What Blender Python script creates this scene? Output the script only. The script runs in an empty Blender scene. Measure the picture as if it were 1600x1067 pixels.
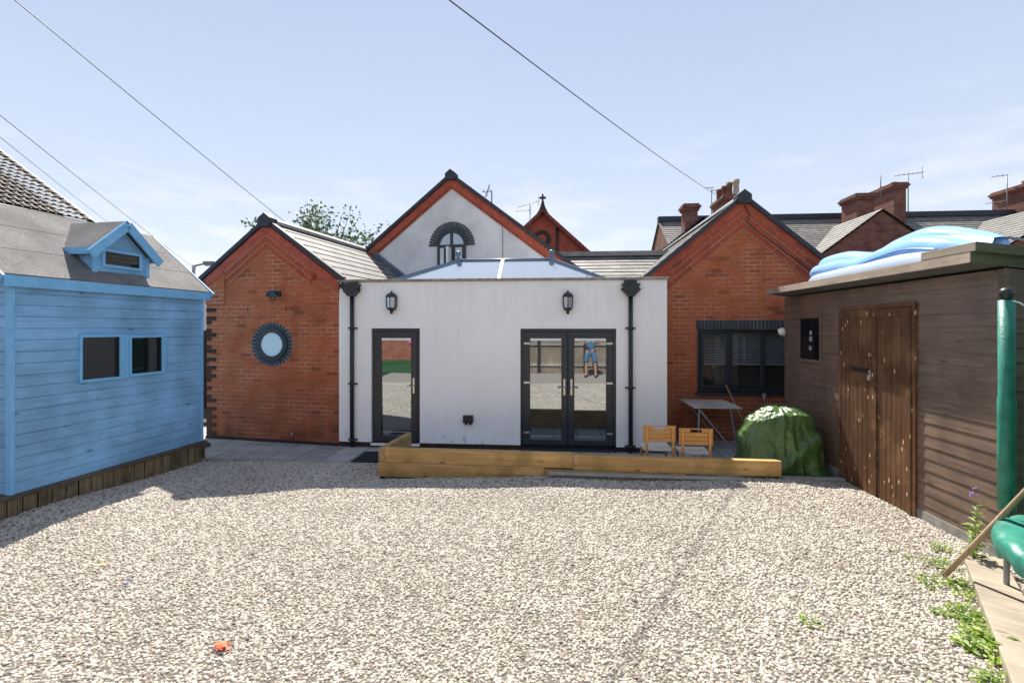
import bpy, bmesh, math, random
from mathutils import Vector, Matrix, noise
R = math.radians
S = bpy.context.scene
COL = S.collection
random.seed(7)

# ------------------------------------------------------------------ camera
cam = bpy.data.cameras.new("camera"); camo = bpy.data.objects.new("camera", cam); COL.objects.link(camo)
S.camera = camo
camo.location = (0, 0, 2.05)
camo.rotation_euler = (R(90), 0, math.atan(65 / 755))
cam.sensor_width = 36; cam.lens = 36 * 755 / 1600
cam.shift_y = -(533.5 - 513) / 1600
cam.clip_start = 0.05; cam.clip_end = 1000

# ------------------------------------------------------------------ light
SUN_EL, SUN_HEAD = 54.0, -14.0        # heading measured from +Y towards +X
sd = Vector((math.sin(R(SUN_HEAD)) * math.cos(R(SUN_EL)), math.cos(R(SUN_HEAD)) * math.cos(R(SUN_EL)), math.sin(R(SUN_EL))))
sun = bpy.data.lights.new("sun", 'SUN'); suno = bpy.data.objects.new("sun", sun); COL.objects.link(suno)
suno.location = (0, 0, 30)
suno.rotation_euler = sd.to_track_quat('Z', 'Y').to_euler()
sun.energy = 5.0; sun.angle = R(0.55); sun.color = (1.0, 0.93, 0.83)
W = bpy.data.worlds.new("World"); S.world = W; W.use_nodes = True
nt = W.node_tree; nt.nodes.clear()
out = nt.nodes.new('ShaderNodeOutputWorld'); bg = nt.nodes.new('ShaderNodeBackground')
sky = nt.nodes.new('ShaderNodeTexSky'); sky.sky_type = 'NISHITA'; sky.sun_disc = False
sky.sun_elevation = R(SUN_EL); sky.sun_rotation = R(SUN_HEAD)
sky.air_density = 1.0; sky.dust_density = 0.35; sky.ozone_density = 1.6
bg.inputs[1].default_value = 0.104
# thin wisps of cloud low in the sky
tc = nt.nodes.new('ShaderNodeTexCoord'); mp = nt.nodes.new('ShaderNodeMapping'); mp.inputs['Scale'].default_value = (2.2, 2.2, 9.0)
nz = nt.nodes.new('ShaderNodeTexNoise'); nz.inputs['Scale'].default_value = 2.1; nz.inputs['Detail'].default_value = 7; nz.inputs['Roughness'].default_value = .55
cr = nt.nodes.new('ShaderNodeValToRGB'); cr.color_ramp.elements[0].position = .53; cr.color_ramp.elements[1].position = .72
L = nt.links.new
sx = nt.nodes.new('ShaderNodeSeparateXYZ'); L(tc.outputs['Generated'], sx.inputs[0]); mr = nt.nodes.new('ShaderNodeMapRange')
mr.inputs[1].default_value = .38; mr.inputs[2].default_value = .05; mr.inputs[3].default_value = 0; mr.inputs[4].default_value = .85
mu = nt.nodes.new('ShaderNodeMath'); mu.operation = 'MULTIPLY'
mxs = nt.nodes.new('ShaderNodeMix'); mxs.data_type = 'RGBA'; mxs.inputs[7].default_value = (5.2, 5.2, 5.2, 1)
L = nt.links.new
L(tc.outputs['Generated'], mp.inputs[0]); L(mp.outputs[0], nz.inputs['Vector']); L(nz.outputs[0], cr.inputs[0])
L(sx.outputs[2], mr.inputs[0])
L(cr.outputs[0], mu.inputs[0]); L(mr.outputs[0], mu.inputs[1]); L(mu.outputs[0], mxs.inputs[0])
hz = nt.nodes.new('ShaderNodeMix'); hz.data_type = 'RGBA'; hz.inputs[0].default_value = .84; hz.inputs[7].default_value = (2.75, 3.1, 3.85, 1)   # thin high haze
hm2 = nt.nodes.new('ShaderNodeMix'); hm2.data_type = 'RGBA'; hm2.inputs[6].default_value = (3.75, 3.95, 4.35, 1); hm2.inputs[7].default_value = (2.35, 2.75, 3.7, 1)
mz = nt.nodes.new('ShaderNodeMapRange'); mz.inputs[1].default_value = .06; mz.inputs[2].default_value = .55
L(sx.outputs[2], mz.inputs[0]); L(mz.outputs[0], hm2.inputs[0]); L(hm2.outputs[2], hz.inputs[7]); L(sky.outputs[0], hz.inputs[6]); L(hz.outputs[2], mxs.inputs[6]); L(mxs.outputs[2], bg.inputs[0]); L(bg.outputs[0], out.inputs[0])
S.view_settings.view_transform = 'Standard'; S.view_settings.look = 'None'
S.view_settings.exposure = 1.08; S.view_settings.gamma = 1
S.render.resolution_x = 1024; S.render.resolution_y = 682

# ------------------------------------------------------------------ materials
def newmat(name):
    m = bpy.data.materials.new(name); m.use_nodes = True
    t = m.node_tree; t.nodes.clear()
    o = t.nodes.new('ShaderNodeOutputMaterial'); b = t.nodes.new('ShaderNodeBsdfPrincipled')
    t.links.new(b.outputs[0], o.inputs[0]); return m, t, b, o
def N(t, typ, **kw):
    n = t.nodes.new(typ)
    for k, v in kw.items():
        if k.startswith('i_'): n.inputs[int(k[2:]) if k[2:].isdigit() else k[2:].replace('_', ' ')].default_value = v
        else: setattr(n, k, v)
    return n
def c4(c): return (c[0], c[1], c[2], 1)
def mixc(t, f, a, b, mode='MIX'):
    n = N(t, 'ShaderNodeMix', data_type='RGBA', blend_type=mode)
    for i, v in ((0, f), (6, a), (7, b)):
        if isinstance(v, (int, float)): n.inputs[i].default_value = v
        elif isinstance(v, tuple): n.inputs[i].default_value = c4(v)
        else: t.links.new(v, n.inputs[i])
    return n.outputs[2]
def ramp(t, v, p0, p1, a=(0, 0, 0), b=(1, 1, 1)):
    n = N(t, 'ShaderNodeValToRGB'); e = n.color_ramp.elements
    e[0].position = p0; e[1].position = p1; e[0].color = c4(a); e[1].color = c4(b)
    t.links.new(v, n.inputs[0]); return n.outputs[0]
def coord(t, kind='Object', scale=(1, 1, 1), rot=(0, 0, 0)):
    n = N(t, 'ShaderNodeTexCoord'); m = N(t, 'ShaderNodeMapping'); m.inputs['Scale'].default_value = scale; m.inputs['Rotation'].default_value = rot
    t.links.new(n.outputs[kind], m.inputs[0]); return m.outputs[0]
def noi(t, vec, scale, detail=4, rough=.55, dist=0):
    n = N(t, 'ShaderNodeTexNoise'); n.inputs['Scale'].default_value = scale; n.inputs['Detail'].default_value = detail
    n.inputs['Roughness'].default_value = rough; n.inputs['Distortion'].default_value = dist
    t.links.new(vec, n.inputs['Vector']); return n.outputs[0]
def bump(t, b, h, strength=.3, dist=.01):
    n = N(t, 'ShaderNodeBump'); n.inputs['Strength'].default_value = strength; n.inputs['Distance'].default_value = dist
    t.links.new(h, n.inputs['Height']); t.links.new(n.outputs[0], b.inputs['Normal']); return n
def rough(b, r, spec=.5):
    b.inputs['Roughness'].default_value = r; b.inputs['Specular IOR Level'].default_value = spec

def plain(name, c, r=.5, spec=.5, var=.15, sc=6, bmp=0, metal=0):
    m, t, b, o = newmat(name); v = coord(t)
    f = noi(t, v, sc, 5)
    col = mixc(t, ramp(t, f, .3, .7), tuple(x * (1 - var) for x in c), tuple(min(1, x * (1 + var)) for x in c))
    t.links.new(col, b.inputs['Base Color']); rough(b, r, spec); b.inputs['Metallic'].default_value = metal
    if bmp: bump(t, b, noi(t, v, sc * 8, 4), bmp, .005)
    return m

def brickmat(name, axis, ca, cb, mortar, stain=(.06, .035, .03), w=.222, h=.0765, msz=.0055, stain_amt=.35, uv=False, dirt_z=None):
    m, t, b, o = newmat(name)
    if uv: vec0 = coord(t, 'UV'); vec = vec0; ob = coord(t)
    else:
        ob = coord(t); s = N(t, 'ShaderNodeSeparateXYZ'); t.links.new(ob, s.inputs[0])
        c = N(t, 'ShaderNodeCombineXYZ'); t.links.new(s.outputs[0 if axis == 'x' else 1], c.inputs[0]); t.links.new(s.outputs[2], c.inputs[1])
        vec = c.outputs[0]
    # slight waviness of the courses
    wv = N(t, 'ShaderNodeVectorMath', operation='ADD'); nn = N(t, 'ShaderNodeTexNoise'); nn.inputs['Scale'].default_value = 9; t.links.new(vec, nn.inputs['Vector'])
    sc = N(t, 'ShaderNodeVectorMath', operation='SCALE'); sc.inputs['Scale'].default_value = .008; t.links.new(nn.outputs['Color'], sc.inputs[0])
    t.links.new(vec, wv.inputs[0]); t.links.new(sc.outputs[0], wv.inputs[1])
    def bt(col1, col2, mort):
        k = N(t, 'ShaderNodeTexBrick'); k.offset = .5; k.offset_frequency = 2
        k.inputs['Color1'].default_value = c4(col1); k.inputs['Color2'].default_value = c4(col2); k.inputs['Mortar'].default_value = c4(mort)
        k.inputs['Scale'].default_value = 1; k.inputs['Mortar Size'].default_value = msz; k.inputs['Mortar Smooth'].default_value = .15
        k.inputs['Bias'].default_value = 0; k.inputs['Brick Width'].default_value = w; k.inputs['Row Height'].default_value = h
        t.links.new(wv.outputs[0], k.inputs['Vector']); return k
    k = bt(ca, cb, mortar)
    kr = bt((0, 0, 0), (1, 1, 1), (.5, .5, .5))
    dark = ramp(t, kr.outputs[0], .88, 1.0)
    base = mixc(t, dark, k.outputs[0], tuple(x * .66 for x in cb))
    g = noi(t, ob, 1.1, 6, .62)
    base = mixc(t, 1.0, base, ramp(t, noi(t, ob, 34, 3), .25, .75, (.90, .90, .90), (1.10, 1.10, 1.10)), 'MULTIPLY')
    # mortar lost / dirty in places
    fm = N(t, 'ShaderNodeMath', operation='MULTIPLY'); t.links.new(k.outputs['Fac'], fm.inputs[0]); t.links.new(ramp(t, noi(t, ob, 2.3, 5), .38, .62), fm.inputs[1])
    base2 = mixc(t, fm.outputs[0], base, tuple(x * .5 for x in ca))
    base2 = mixc(t, ramp(t, g, .52, .78, (0, 0, 0), (stain_amt,) * 3), base2, stain)
    if dirt_z is not None:
        s2 = N(t, 'ShaderNodeSeparateXYZ'); t.links.new(ob, s2.inputs[0])
        mr2 = N(t, 'ShaderNodeMapRange'); mr2.inputs[1].default_value = dirt_z; mr2.inputs[2].default_value = 0; mr2.inputs[3].default_value = 0; mr2.inputs[4].default_value = .8
        t.links.new(s2.outputs[2], mr2.inputs[0])
        mm = N(t, 'ShaderNodeMath', operation='MULTIPLY'); t.links.new(mr2.outputs[0], mm.inputs[0]); t.links.new(ramp(t, noi(t, ob, 3.2, 5), .25, .7), mm.inputs[1])
        base2 = mixc(t, mm.outputs[0], base2, (.05, .028, .02))
    t.links.new(base2, b.inputs['Base Color']); rough(b, .75, .3)
    inv = N(t, 'ShaderNodeMath', operation='SUBTRACT'); inv.inputs[0].default_value = 1; t.links.new(k.outputs['Fac'], inv.inputs[1])
    ad = N(t, 'ShaderNodeMath', operation='MULTIPLY_ADD'); t.links.new(noi(t, ob, 60, 3), ad.inputs[0]); ad.inputs[1].default_value = .5; t.links.new(inv.outputs[0], ad.inputs[2])
    bump(t, b, ad.outputs[0], .6, .006)
    return m

def woodmat(name, ca, cb, axis, r=.7, grain=1.0, knots=True, knotc=None, stain=None, stain_amt=.5, fleck=None, spec=.3):
    m, t, b, o = newmat(name)
    sc = {'x': (1.2, 22, 22), 'y': (22, 1.2, 22), 'z': (22, 22, 1.2)}[axis]
    v = coord(t, 'Object', sc); ob = coord(t)
    f = noi(t, v, 1.6 * grain, 6, .6, .6)
    col = mixc(t, ramp(t, f, .3, .72), ca, cb)
    pl = noi(t, ob, 1.7, 4); col = mixc(t, 1.0, col, ramp(t, pl, .3, .7, (.74, .74, .74), (1.22, 1.22, 1.22)), 'MULTIPLY')
    if knots:
        ks = {'x': (2.6, 7, 7), 'y': (7, 2.6, 7), 'z': (7, 7, 2.6)}[axis]
        vo = N(t, 'ShaderNodeTexVoronoi'); vo.inputs['Scale'].default_value = 1; t.links.new(coord(t, 'Object', ks), vo.inputs['Vector'])
        col = mixc(t, ramp(t, vo.outputs[0], .05, .14, (.8, .8, .8), (0, 0, 0)), col, knotc or tuple(x * .3 for x in ca))
    if stain:
        col = mixc(t, ramp(t, noi(t, ob, 2.4, 6, .65), .48, .72, (0, 0, 0), (stain_amt,) * 3), col, stain)
    if fleck:
        fs = {'x': (9, 22, 22), 'y': (22, 9, 22), 'z': (22, 22, 9)}[axis]
        vo = N(t, 'ShaderNodeTexVoronoi'); vo.inputs['Scale'].default_value = 1; t.links.new(coord(t, 'Object', fs), vo.inputs['Vector'])
        w = N(t, 'ShaderNodeTexWhiteNoise'); t.links.new(vo.outputs['Color'], w.inputs[0])
        mm = N(t, 'ShaderNodeMath', operation='MULTIPLY'); t.links.new(ramp(t, vo.outputs[0], .17, .27, (1, 1, 1), (0, 0, 0)), mm.inputs[0]); t.links.new(ramp(t, w.outputs[0], .80, .82), mm.inputs[1])
        col = mixc(t, mm.outputs[0], col, fleck)
    t.links.new(col, b.inputs['Base Color']); rough(b, r, spec)
    bump(t, b, f, .35, .004)
    return m

def slatemat(name, ca, cb, w=.27, h=.2, r=.5):
    m, t, b, o = newmat(name)
    k = N(t, 'ShaderNodeTexBrick'); k.offset = .5
    for i, c in (('Color1', ca), ('Color2', cb), ('Mortar', tuple(x * .25 for x in ca))): k.inputs[i].default_value = c4(c)
    k.inputs['Scale'].default_value = 1; k.inputs['Mortar Size'].default_value = .004; k.inputs['Brick Width'].default_value = w; k.inputs['Row Height'].default_value = h
    t.links.new(coord(t, 'UV'), k.inputs['Vector']); ob = coord(t)
    col = mixc(t, 1, k.outputs[0], ramp(t, noi(t, ob, 3, 6), .3, .7, (.7, .7, .7), (1.25, 1.25, 1.25)), 'MULTIPLY')
    col = mixc(t, ramp(t, noi(t, ob, 8, 5, .7), .58, .75, (0, 0, 0), (.5, .5, .5)), col, (.30, .29, .24))
    t.links.new(col, b.inputs['Base Color']); rough(b, r, .3)
    bump(t, b, noi(t, ob, 30, 4), .25, .004)
    return m

def glassmat(name, refl=.5, inner=(.01, .014, .016), tint=(.9, .95, 1.0), through=False, rgh=.01):
    m = bpy.data.materials.new(name); m.use_nodes = True; t = m.node_tree; t.nodes.clear()
    o = t.nodes.new('ShaderNodeOutputMaterial'); g = N(t, 'ShaderNodeBsdfGlossy'); g.inputs['Color'].default_value = c4(tint); g.inputs['Roughness'].default_value = rgh
    if through: d = N(t, 'ShaderNodeBsdfTransparent'); d.inputs[0].default_value = c4(inner)
    else: d = N(t, 'ShaderNodeBsdfDiffuse'); d.inputs[0].default_value = c4(inner)
    mx = N(t, 'ShaderNodeMixShader'); mx.inputs[0].default_value = refl
    t.links.new(d.outputs[0], mx.inputs[1]); t.links.new(g.outputs[0], mx.inputs[2]); t.links.new(mx.outputs[0], o.inputs[0])
    # faint ripple in the pane
    bp = N(t, 'ShaderNodeBump'); bp.inputs['Strength'].default_value = .02; bp.inputs['Distance'].default_value = .02
    t.links.new(noi(t, coord(t), 1.5, 1), bp.inputs['Height']); t.links.new(bp.outputs[0], g.inputs['Normal'])
    return m

def rendermat(name, c, stain, amt=.30, drip=.12):
    m, t, b, o = newmat(name); ob = coord(t)
    col = mixc(t, ramp(t, noi(t, ob, .8, 7, .6), .42, .75, (0, 0, 0), (amt,) * 3), c, stain)
    col = mixc(t, ramp(t, noi(t, coord(t, 'Object', (6, 6, .7)), 1.3, 5), .55, .8, (0, 0, 0), (amt * (.7 if drip else .25),) * 3), col, stain)
    sp = N(t, 'ShaderNodeTexVoronoi'); sp.inputs['Scale'].default_value = 2.3; t.links.new(ob, sp.inputs['Vector'])
    col = mixc(t, ramp(t, sp.outputs[0], .012, .03, (.7, .7, .7), (0, 0, 0)), col, (.15, .14, .13))
    s2 = N(t, 'ShaderNodeSeparateXYZ'); t.links.new(ob, s2.inputs[0])
    mr2 = N(t, 'ShaderNodeMapRange'); mr2.inputs[1].default_value = .34; mr2.inputs[2].default_value = .05; t.links.new(s2.outputs[2], mr2.inputs[0])
    mm = N(t, 'ShaderNodeMath', operation='MULTIPLY'); t.links.new(mr2.outputs[0], mm.inputs[0]); t.links.new(ramp(t, noi(t, ob, 9, 6, .7), .56, .68), mm.inputs[1])
    col = mixc(t, mm.outputs[0], col, (.10, .09, .085))
    mr3 = N(t, 'ShaderNodeMapRange'); mr3.inputs[1].default_value = 2.25; mr3.inputs[2].default_value = 2.86; mr3.inputs[4].default_value = drip; t.links.new(s2.outputs[2], mr3.inputs[0])
    m3 = N(t, 'ShaderNodeMath', operation='MULTIPLY'); t.links.new(mr3.outputs[0], m3.inputs[0]); t.links.new(ramp(t, noi(t, coord(t, 'Object', (7, 7, .35)), 1.6, 6, .65), .46, .70), m3.inputs[1])
    col = mixc(t, m3.outputs[0], col, (.30, .28, .24))
    t.links.new(col, b.inputs['Base Color']); rough(b, .85, .2)
    bump(t, b, noi(t, ob, 90, 4, .7), .35, .004)
    return m

def feltmat(name, a, c):
    m, t, b, o = newmat(name); ob = coord(t)
    col = mixc(t, ramp(t, noi(t, ob, 95, 3, .8), .36, .64), a, c)
    col = mixc(t, 1, col, ramp(t, noi(t, ob, 2.2, 5), .3, .7, (.75, .75, .75), (1.2, 1.2, 1.2)), 'MULTIPLY')
    t.links.new(col, b.inputs['Base Color']); rough(b, .9, .2); bump(t, b, noi(t, ob, 160, 2), .5, .004); return m

def leafmat(name, a, c):
    m, t, b, o = newmat(name); ob = coord(t)
    col = mixc(t, ramp(t, noi(t, ob, 3.5, 3), .35, .65), a, c)
    t.links.new(col, b.inputs['Base Color']); rough(b, .5, .4)
    tr = N(t, 'ShaderNodeBsdfTranslucent'); t.links.new(col, tr.inputs[0]); mx = N(t, 'ShaderNodeMixShader'); mx.inputs[0].default_value = .4
    t.links.new(b.outputs[0], mx.inputs[1]); t.links.new(tr.outputs[0], mx.inputs[2]); t.links.new(mx.outputs[0], o.inputs[0]); return m

def stonemat(name):
    m, t, b, o = newmat(name); oi = N(t, 'ShaderNodeObjectInfo')
    r = N(t, 'ShaderNodeValToRGB'); e = r.color_ramp.elements
    e[0].position = 0; e[0].color = (.14, .13, .115, 1); e[1].position = 1; e[1].color = (.53, .495, .44, 1)
    for p, c in ((.03, (.22, .20, .175)), (.09, (.34, .295, .24)), (.5, (.445, .404, .342)), (.85, (.49, .45, .386))):
        q = e.new(p); q.color = c4(c)
    t.links.new(oi.outputs['Random'], r.inputs[0])
    g = N(t, 'ShaderNodeNewGeometry')
    pt = noi(t, g.outputs['Position'], 1.3, 6, .65)
    col = mixc(t, 1, r.outputs[0], ramp(t, pt, .36, .62, (.90, .89, .88), (1.06, 1.06, 1.06)), 'MULTIPLY')
    t.links.new(col, b.inputs['Base Color']); rough(b, .7, .35)
    bump(t, b, noi(t, g.outputs['Position'], 160, 3), .3, .003); return m

def slabmat(name):
    m, t, b, o = newmat(name); ob = coord(t)
    k = N(t, 'ShaderNodeTexBrick'); k.offset = 0
    for i, c in (('Color1', (.30, .30, .295)), ('Color2', (.40, .395, .385)), ('Mortar', (.07, .07, .065))): k.inputs[i].default_value = c4(c)
    k.inputs['Scale'].default_value = 1; k.inputs['Mortar Size'].default_value = .008; k.inputs['Brick Width'].default_value = .45; k.inputs['Row Height'].default_value = .45
    t.links.new(ob, k.inputs['Vector'])
    col = mixc(t, 1, k.outputs[0], ramp(t, noi(t, ob, 2.5, 6, .65), .3, .7, (.7, .7, .7), (1.15, 1.15, 1.15)), 'MULTIPLY')
    t.links.new(col, b.inputs['Base Color']); rough(b, .6, .4)
    inv = N(t, 'ShaderNodeMath', operation='SUBTRACT'); inv.inputs[0].default_value = 1; t.links.new(k.outputs['Fac'], inv.inputs[1])
    bump(t, b, inv.outputs[0], .6, .006); return m

RED, RED2 = (.44, .122, .046), (.365, .095, .037)
M = {}
M['brick_x'] = brickmat('orange red brick', 'x', RED, RED2, (.50, .36, .28), dirt_z=1.3)
M['brick_y'] = brickmat('orange red brick side', 'y', RED, RED2, (.45, .32, .25))
M['brick_uv'] = brickmat('orange red verge brick', 'x', (.38, .078, .034), (.25, .05, .027), (.42, .24, .18), uv=True, w=.22, h=.11)
M['brick_red'] = plain('smooth red verge brick', (.36, .08, .048), .7, .3, .25, 9, .2)
M['brick_old_x'] = brickmat('old brown brick', 'x', (.21, .075, .05), (.13, .05, .04), (.30, .25, .21), w=.225, h=.075)
M['brick_old_y'] = brickmat('old brown brick side', 'y', (.26, .11, .07), (.17, .07, .05), (.30, .24, .20), w=.225, h=.075)
M['brick_church'] = brickmat('church red brick', 'x', (.40, .09, .05), (.33, .07, .04), (.36, .16, .11), w=.225, h=.075)
M['brick_black'] = brickmat('blue black brick', 'x', (.035, .042, .055), (.055, .06, .075), (.25, .25, .26), w=.0667, h=.225, stain_amt=.2)
M['brick_quoin'] = plain('sooty brick', (.04, .024, .02), .7, .3, .3, 8, .2)
M['mortar'] = plain('pale mortar', (.42, .26, .20), .9, .2, .15, 12, .2)
M['render'] = rendermat('white render', (.86, .85, .84), (.60, .57, .53))
M['render_old'] = rendermat('weathered white render', (.74, .74, .74), (.33, .33, .345), .8, 0)
M['coping'] = plain('weathered coping stone', (.30, .265, .22), .9, .2, .35, 9, .4)
M['mortar_grey'] = plain('grey mortar', (.34, .34, .34), .9, .2, .15, 12, .2)
M['slate'] = slatemat('grey slate', (.125, .123, .118), (.18, .176, .168), r=.65)
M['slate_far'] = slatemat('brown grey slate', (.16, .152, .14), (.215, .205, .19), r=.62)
M['ridge'] = plain('dark ridge tile', (.03, .035, .045), .55, .4, .2, 7, .1)
M['ridge_grey'] = plain('grey ridge tile', (.24, .235, .22), .7, .4, .25, 7, .2)
M['tile_dark'] = plain('dark brown roof tile', (.028, .024, .023), .65, .25, .25, 5, .2)
M['lead'] = plain('lead flashing', (.16, .19, .24), .45, .6, .3, 4, .1)
M['anthra'] = plain('anthracite frame', (.022, .028, .034), .4, .5, .1, 4)
M['black'] = plain('black plastic', (.015, .018, .02), .4, .5, .15, 5)
M['alu'] = plain('blue grey aluminium', (.10, .16, .23), .35, .5, .1, 4)
M['white'] = plain('white plastic', (.75, .75, .74), .4, .5, .05, 4)
M['steel'] = plain('satin steel', (.55, .53, .50), .35, .5, .1, 8, 0, .8)
M['grey'] = plain('grey paint', (.25, .26, .28), .5, .5, .15, 6)
M['glass_door'] = glassmat('door glass', .38, (.010, .02, .028), (.85, .93, 1.0))
M['glass_dark'] = glassmat('dark window glass', .06, (.008, .010, .012))
M['glass_thru'] = glassmat('clear window glass', .14, (.80, .86, .88), through=True)
M['glass_round'] = glassmat('frosted round glass', .25, (.50, .56, .56), rgh=.25)
M['glass_roof'] = glassmat('roof glass', .80, (.30, .34, .33), (1, 1, .98))
M['glass_lamp'] = glassmat('lantern glass', .35, (.45, .47, .5), rgh=.1)
BL = (.205, .425, .67)
M['blue_y'] = woodmat('blue painted boards', tuple(x * .86 for x in BL), tuple(x * 1.1 for x in BL), 'y', .6, 1, True, (.06, .14, .26))
M['blue_x'] = woodmat('blue painted gable boards', tuple(x * .86 for x in BL), tuple(x * 1.1 for x in BL), 'x', .6, 1, True, (.06, .14, .26))
M['blue_trim'] = plain('blue painted trim', (.175, .45, .73), .55, .4, .1, 7, .1)
M['felt'] = feltmat('grey mineral felt', (.08, .08, .082), (.255, .25, .245))
M['felt_dark'] = feltmat('dark felt', (.06, .06, .06), (.2, .195, .19))
M['plinth'] = woodmat('weathered plinth boards', (.15, .115, .065), (.34, .27, .16), 'z', .85, .8, True, None, (.05, .04, .03), .8)
M['plinth_cap'] = woodmat('weathered plinth cap', (.07, .06, .045), (.14, .12, .09), 'y', .85)
M['sleeper'] = woodmat('treated yellow timber', (.36, .205, .07), (.56, .35, .145), 'x', .75, .7, True, (.10, .05, .02), (.17, .135, .03), .6)
M['sleeper_y'] = woodmat('treated timber lengthwise', (.30, .19, .07), (.42, .30, .14), 'y', .75, .7, True, (.10, .06, .03), (.16, .14, .07), .6)
M['timber_grey'] = woodmat('greyed timber', (.27, .23, .18), (.38, .335, .265), 'y', .85, .7, True, (.14, .10, .07), (.26, .22, .16), .6)
M['plank'] = woodmat('greyed plank', (.26, .25, .22), (.40, .38, .33), 'x', .85)
M['shed_y'] = woodmat('brown shed boards', (.105, .064, .041), (.225, .148, .103), 'y', .5, 1, True, (.05, .03, .02), (.07, .042, .03), .7, spec=.9)
M['shed_x'] = woodmat('dark brown shed end boards', (.09, .075, .05), (.15, .12, .085), 'x', .75, 1, True, None, (.07, .08, .05), .7)
M['shed_door'] = woodmat('worn brown door boards', (.07, .033, .016), (.15, .073, .034), 'z', .65, .8, True, (.04, .018, .01), (.36, .20, .10), .5, fleck=(.62, .45, .27))
M['shed_trim'] = woodmat('sunlit shed roof trim', (.36, .285, .22), (.50, .42, .34), 'y', .85, 1, True, (.12, .08, .06), (.24, .19, .15), .6)  # pale tone puts the sunlight on the side fascia into the colour
M['shed_trim_end'] = woodmat('green lit shed end trim', (.07, .085, .05), (.12, .13, .08), 'x', .85)  # dark green tone puts shade and green light into the end fascia's colour
M['concrete'] = plain('concrete base', (.26, .25, .23), .9, .2, .3, 8, .4)
M['chair_wood'] = woodmat('orange pine', (.50, .235, .065), (.64, .33, .11), 'x', .5, .8, True, (.25, .10, .03))
M['chair_seat'] = woodmat('pale seat board', (.55, .50, .42), (.66, .61, .53), 'x', .5)  # paled to put the sky's reflection into the seat colour
M['table_wood'] = woodmat('silvered table slats', (.42, .38, .33), (.60, .56, .50), 'x', .5)
M['pole_wood'] = woodmat('weathered pole', (.26, .18, .11), (.40, .30, .20), 'z', .8, 1, False)
M['patio'] = slabmat('concrete paving slabs')
M['mat'] = plain('black rubber mat', (.02, .022, .025), .9, .2, .3, 20, .4)
M['green_pad'] = plain('teal green vinyl', (.028, .20, .15), .42, .4, .3, 9, .5)
M['green_net'] = None
M['stone'] = stonemat('limestone chippings')
M['gravel_base'] = plain('packed gravel', (.15, .133, .112), .9, .2, .4, 40, .6)  # base colour darkened to stand in for shade between the stones
M['soil'] = plain('soil', (.10, .09, .07), .95, .1, .3, 3, .4)
M['lawn'] = plain('green turf', (.03, .085, .032), .9, .2, .3, 30, .6)
M['leaf_weed'] = leafmat('weed leaves', (.14, .27, .035), (.36, .46, .06))
M['leaf_tree'] = leafmat('tree leaves', (.035, .07, .03), (.10, .16, .05))
M['bark'] = plain('bark', (.10, .08, .06), .9, .2, .3, 8, .5)
M['flower'] = plain('mauve petals', (.42, .22, .55), .6, .3, .1, 9)
M['pink'] = plain('pink plastic', (.70, .12, .42), .4, .5, .1, 4)
M['orange'] = plain('orange red petals', (.75, .12, .04), .6, .3, .3, 60)
M['yellow'] = plain('yellow scrap', (.70, .40, .05), .6, .3, .2, 40)
M['skin'] = plain('skin', (.52, .30, .21), .55, .4, .08, 12)
M['denim'] = plain('denim', (.10, .19, .32), .85, .2, .2, 14, .3)
M['shirt'] = plain('blue shirt', (.09, .20, .32), .85, .2, .1, 10, .2)
M['hair'] = plain('brown hair', (.05, .032, .02), .6, .4, .2, 30)
M['fence'] = woodmat('grey brown fence boards', (.20, .155, .115), (.34, .28, .22), 'z', .85, 1, True, None, (.12, .09, .07), .5)
M['fence_dark'] = woodmat('dark fence boards', (.03, .025, .02), (.06, .045, .035), 'z', .85)
M['stick_white'] = plain('paper sticker', (.30, .30, .29), .6, .3, .05, 9)
M['blind'] = plain('pale blind slats', (.27, .28, .29), .6, .3, .08, 9)
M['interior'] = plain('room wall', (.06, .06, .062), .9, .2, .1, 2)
M['terracotta'] = plain('chimney pot clay', (.17, .08, .055), .8, .3, .3, 6, .2)
M['pot_buff'] = plain('buff chimney pot', (.42, .36, .27), .8, .3, .2, 6, .2)

def tarpmat():
    m, t, b, o = newmat('green tarpaulin'); ob = coord(t)
    col = mixc(t, ramp(t, noi(t, ob, 4, 4), .35, .65), (.042, .095, .028), (.08, .145, .038))
    t.links.new(col, b.inputs['Base Color']); rough(b, .34, .5)
    f = noi(t, coord(t, 'Object', (1, 1, .55)), 24, 3, .55, .8); bump(t, b, f, .4, .02); return m
M['tarp'] = tarpmat()
def inflmat():
    m, t, b, o = newmat('inflatable vinyl'); ob = coord(t)
    s = N(t, 'ShaderNodeSeparateXYZ'); t.links.new(ob, s.inputs[0])
    n = noi(t, coord(t, 'Object', (1, .5, 1)), 1.1, 1)
    col = mixc(t, ramp(t, n, .49, .51), (.25, .47, .84), (.30, .52, .86))
    t.links.new(col, b.inputs['Base Color']); rough(b, .16, .6); b.inputs['Subsurface Weight'].default_value = .15
    b.inputs['Subsurface Radius'].default_value = (.05, .08, .12)
    bump(t, b, noi(t, ob, 9, 2), .10, .02); return m
M['infl'] = inflmat()
M['infl_pale'] = plain('pale blue vinyl', (.36, .56, .84), .25, .5, .04, 3)
M['infl_white'] = plain('white vinyl', (.40, .49, .62), .22, .5, .03, 3)
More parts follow.
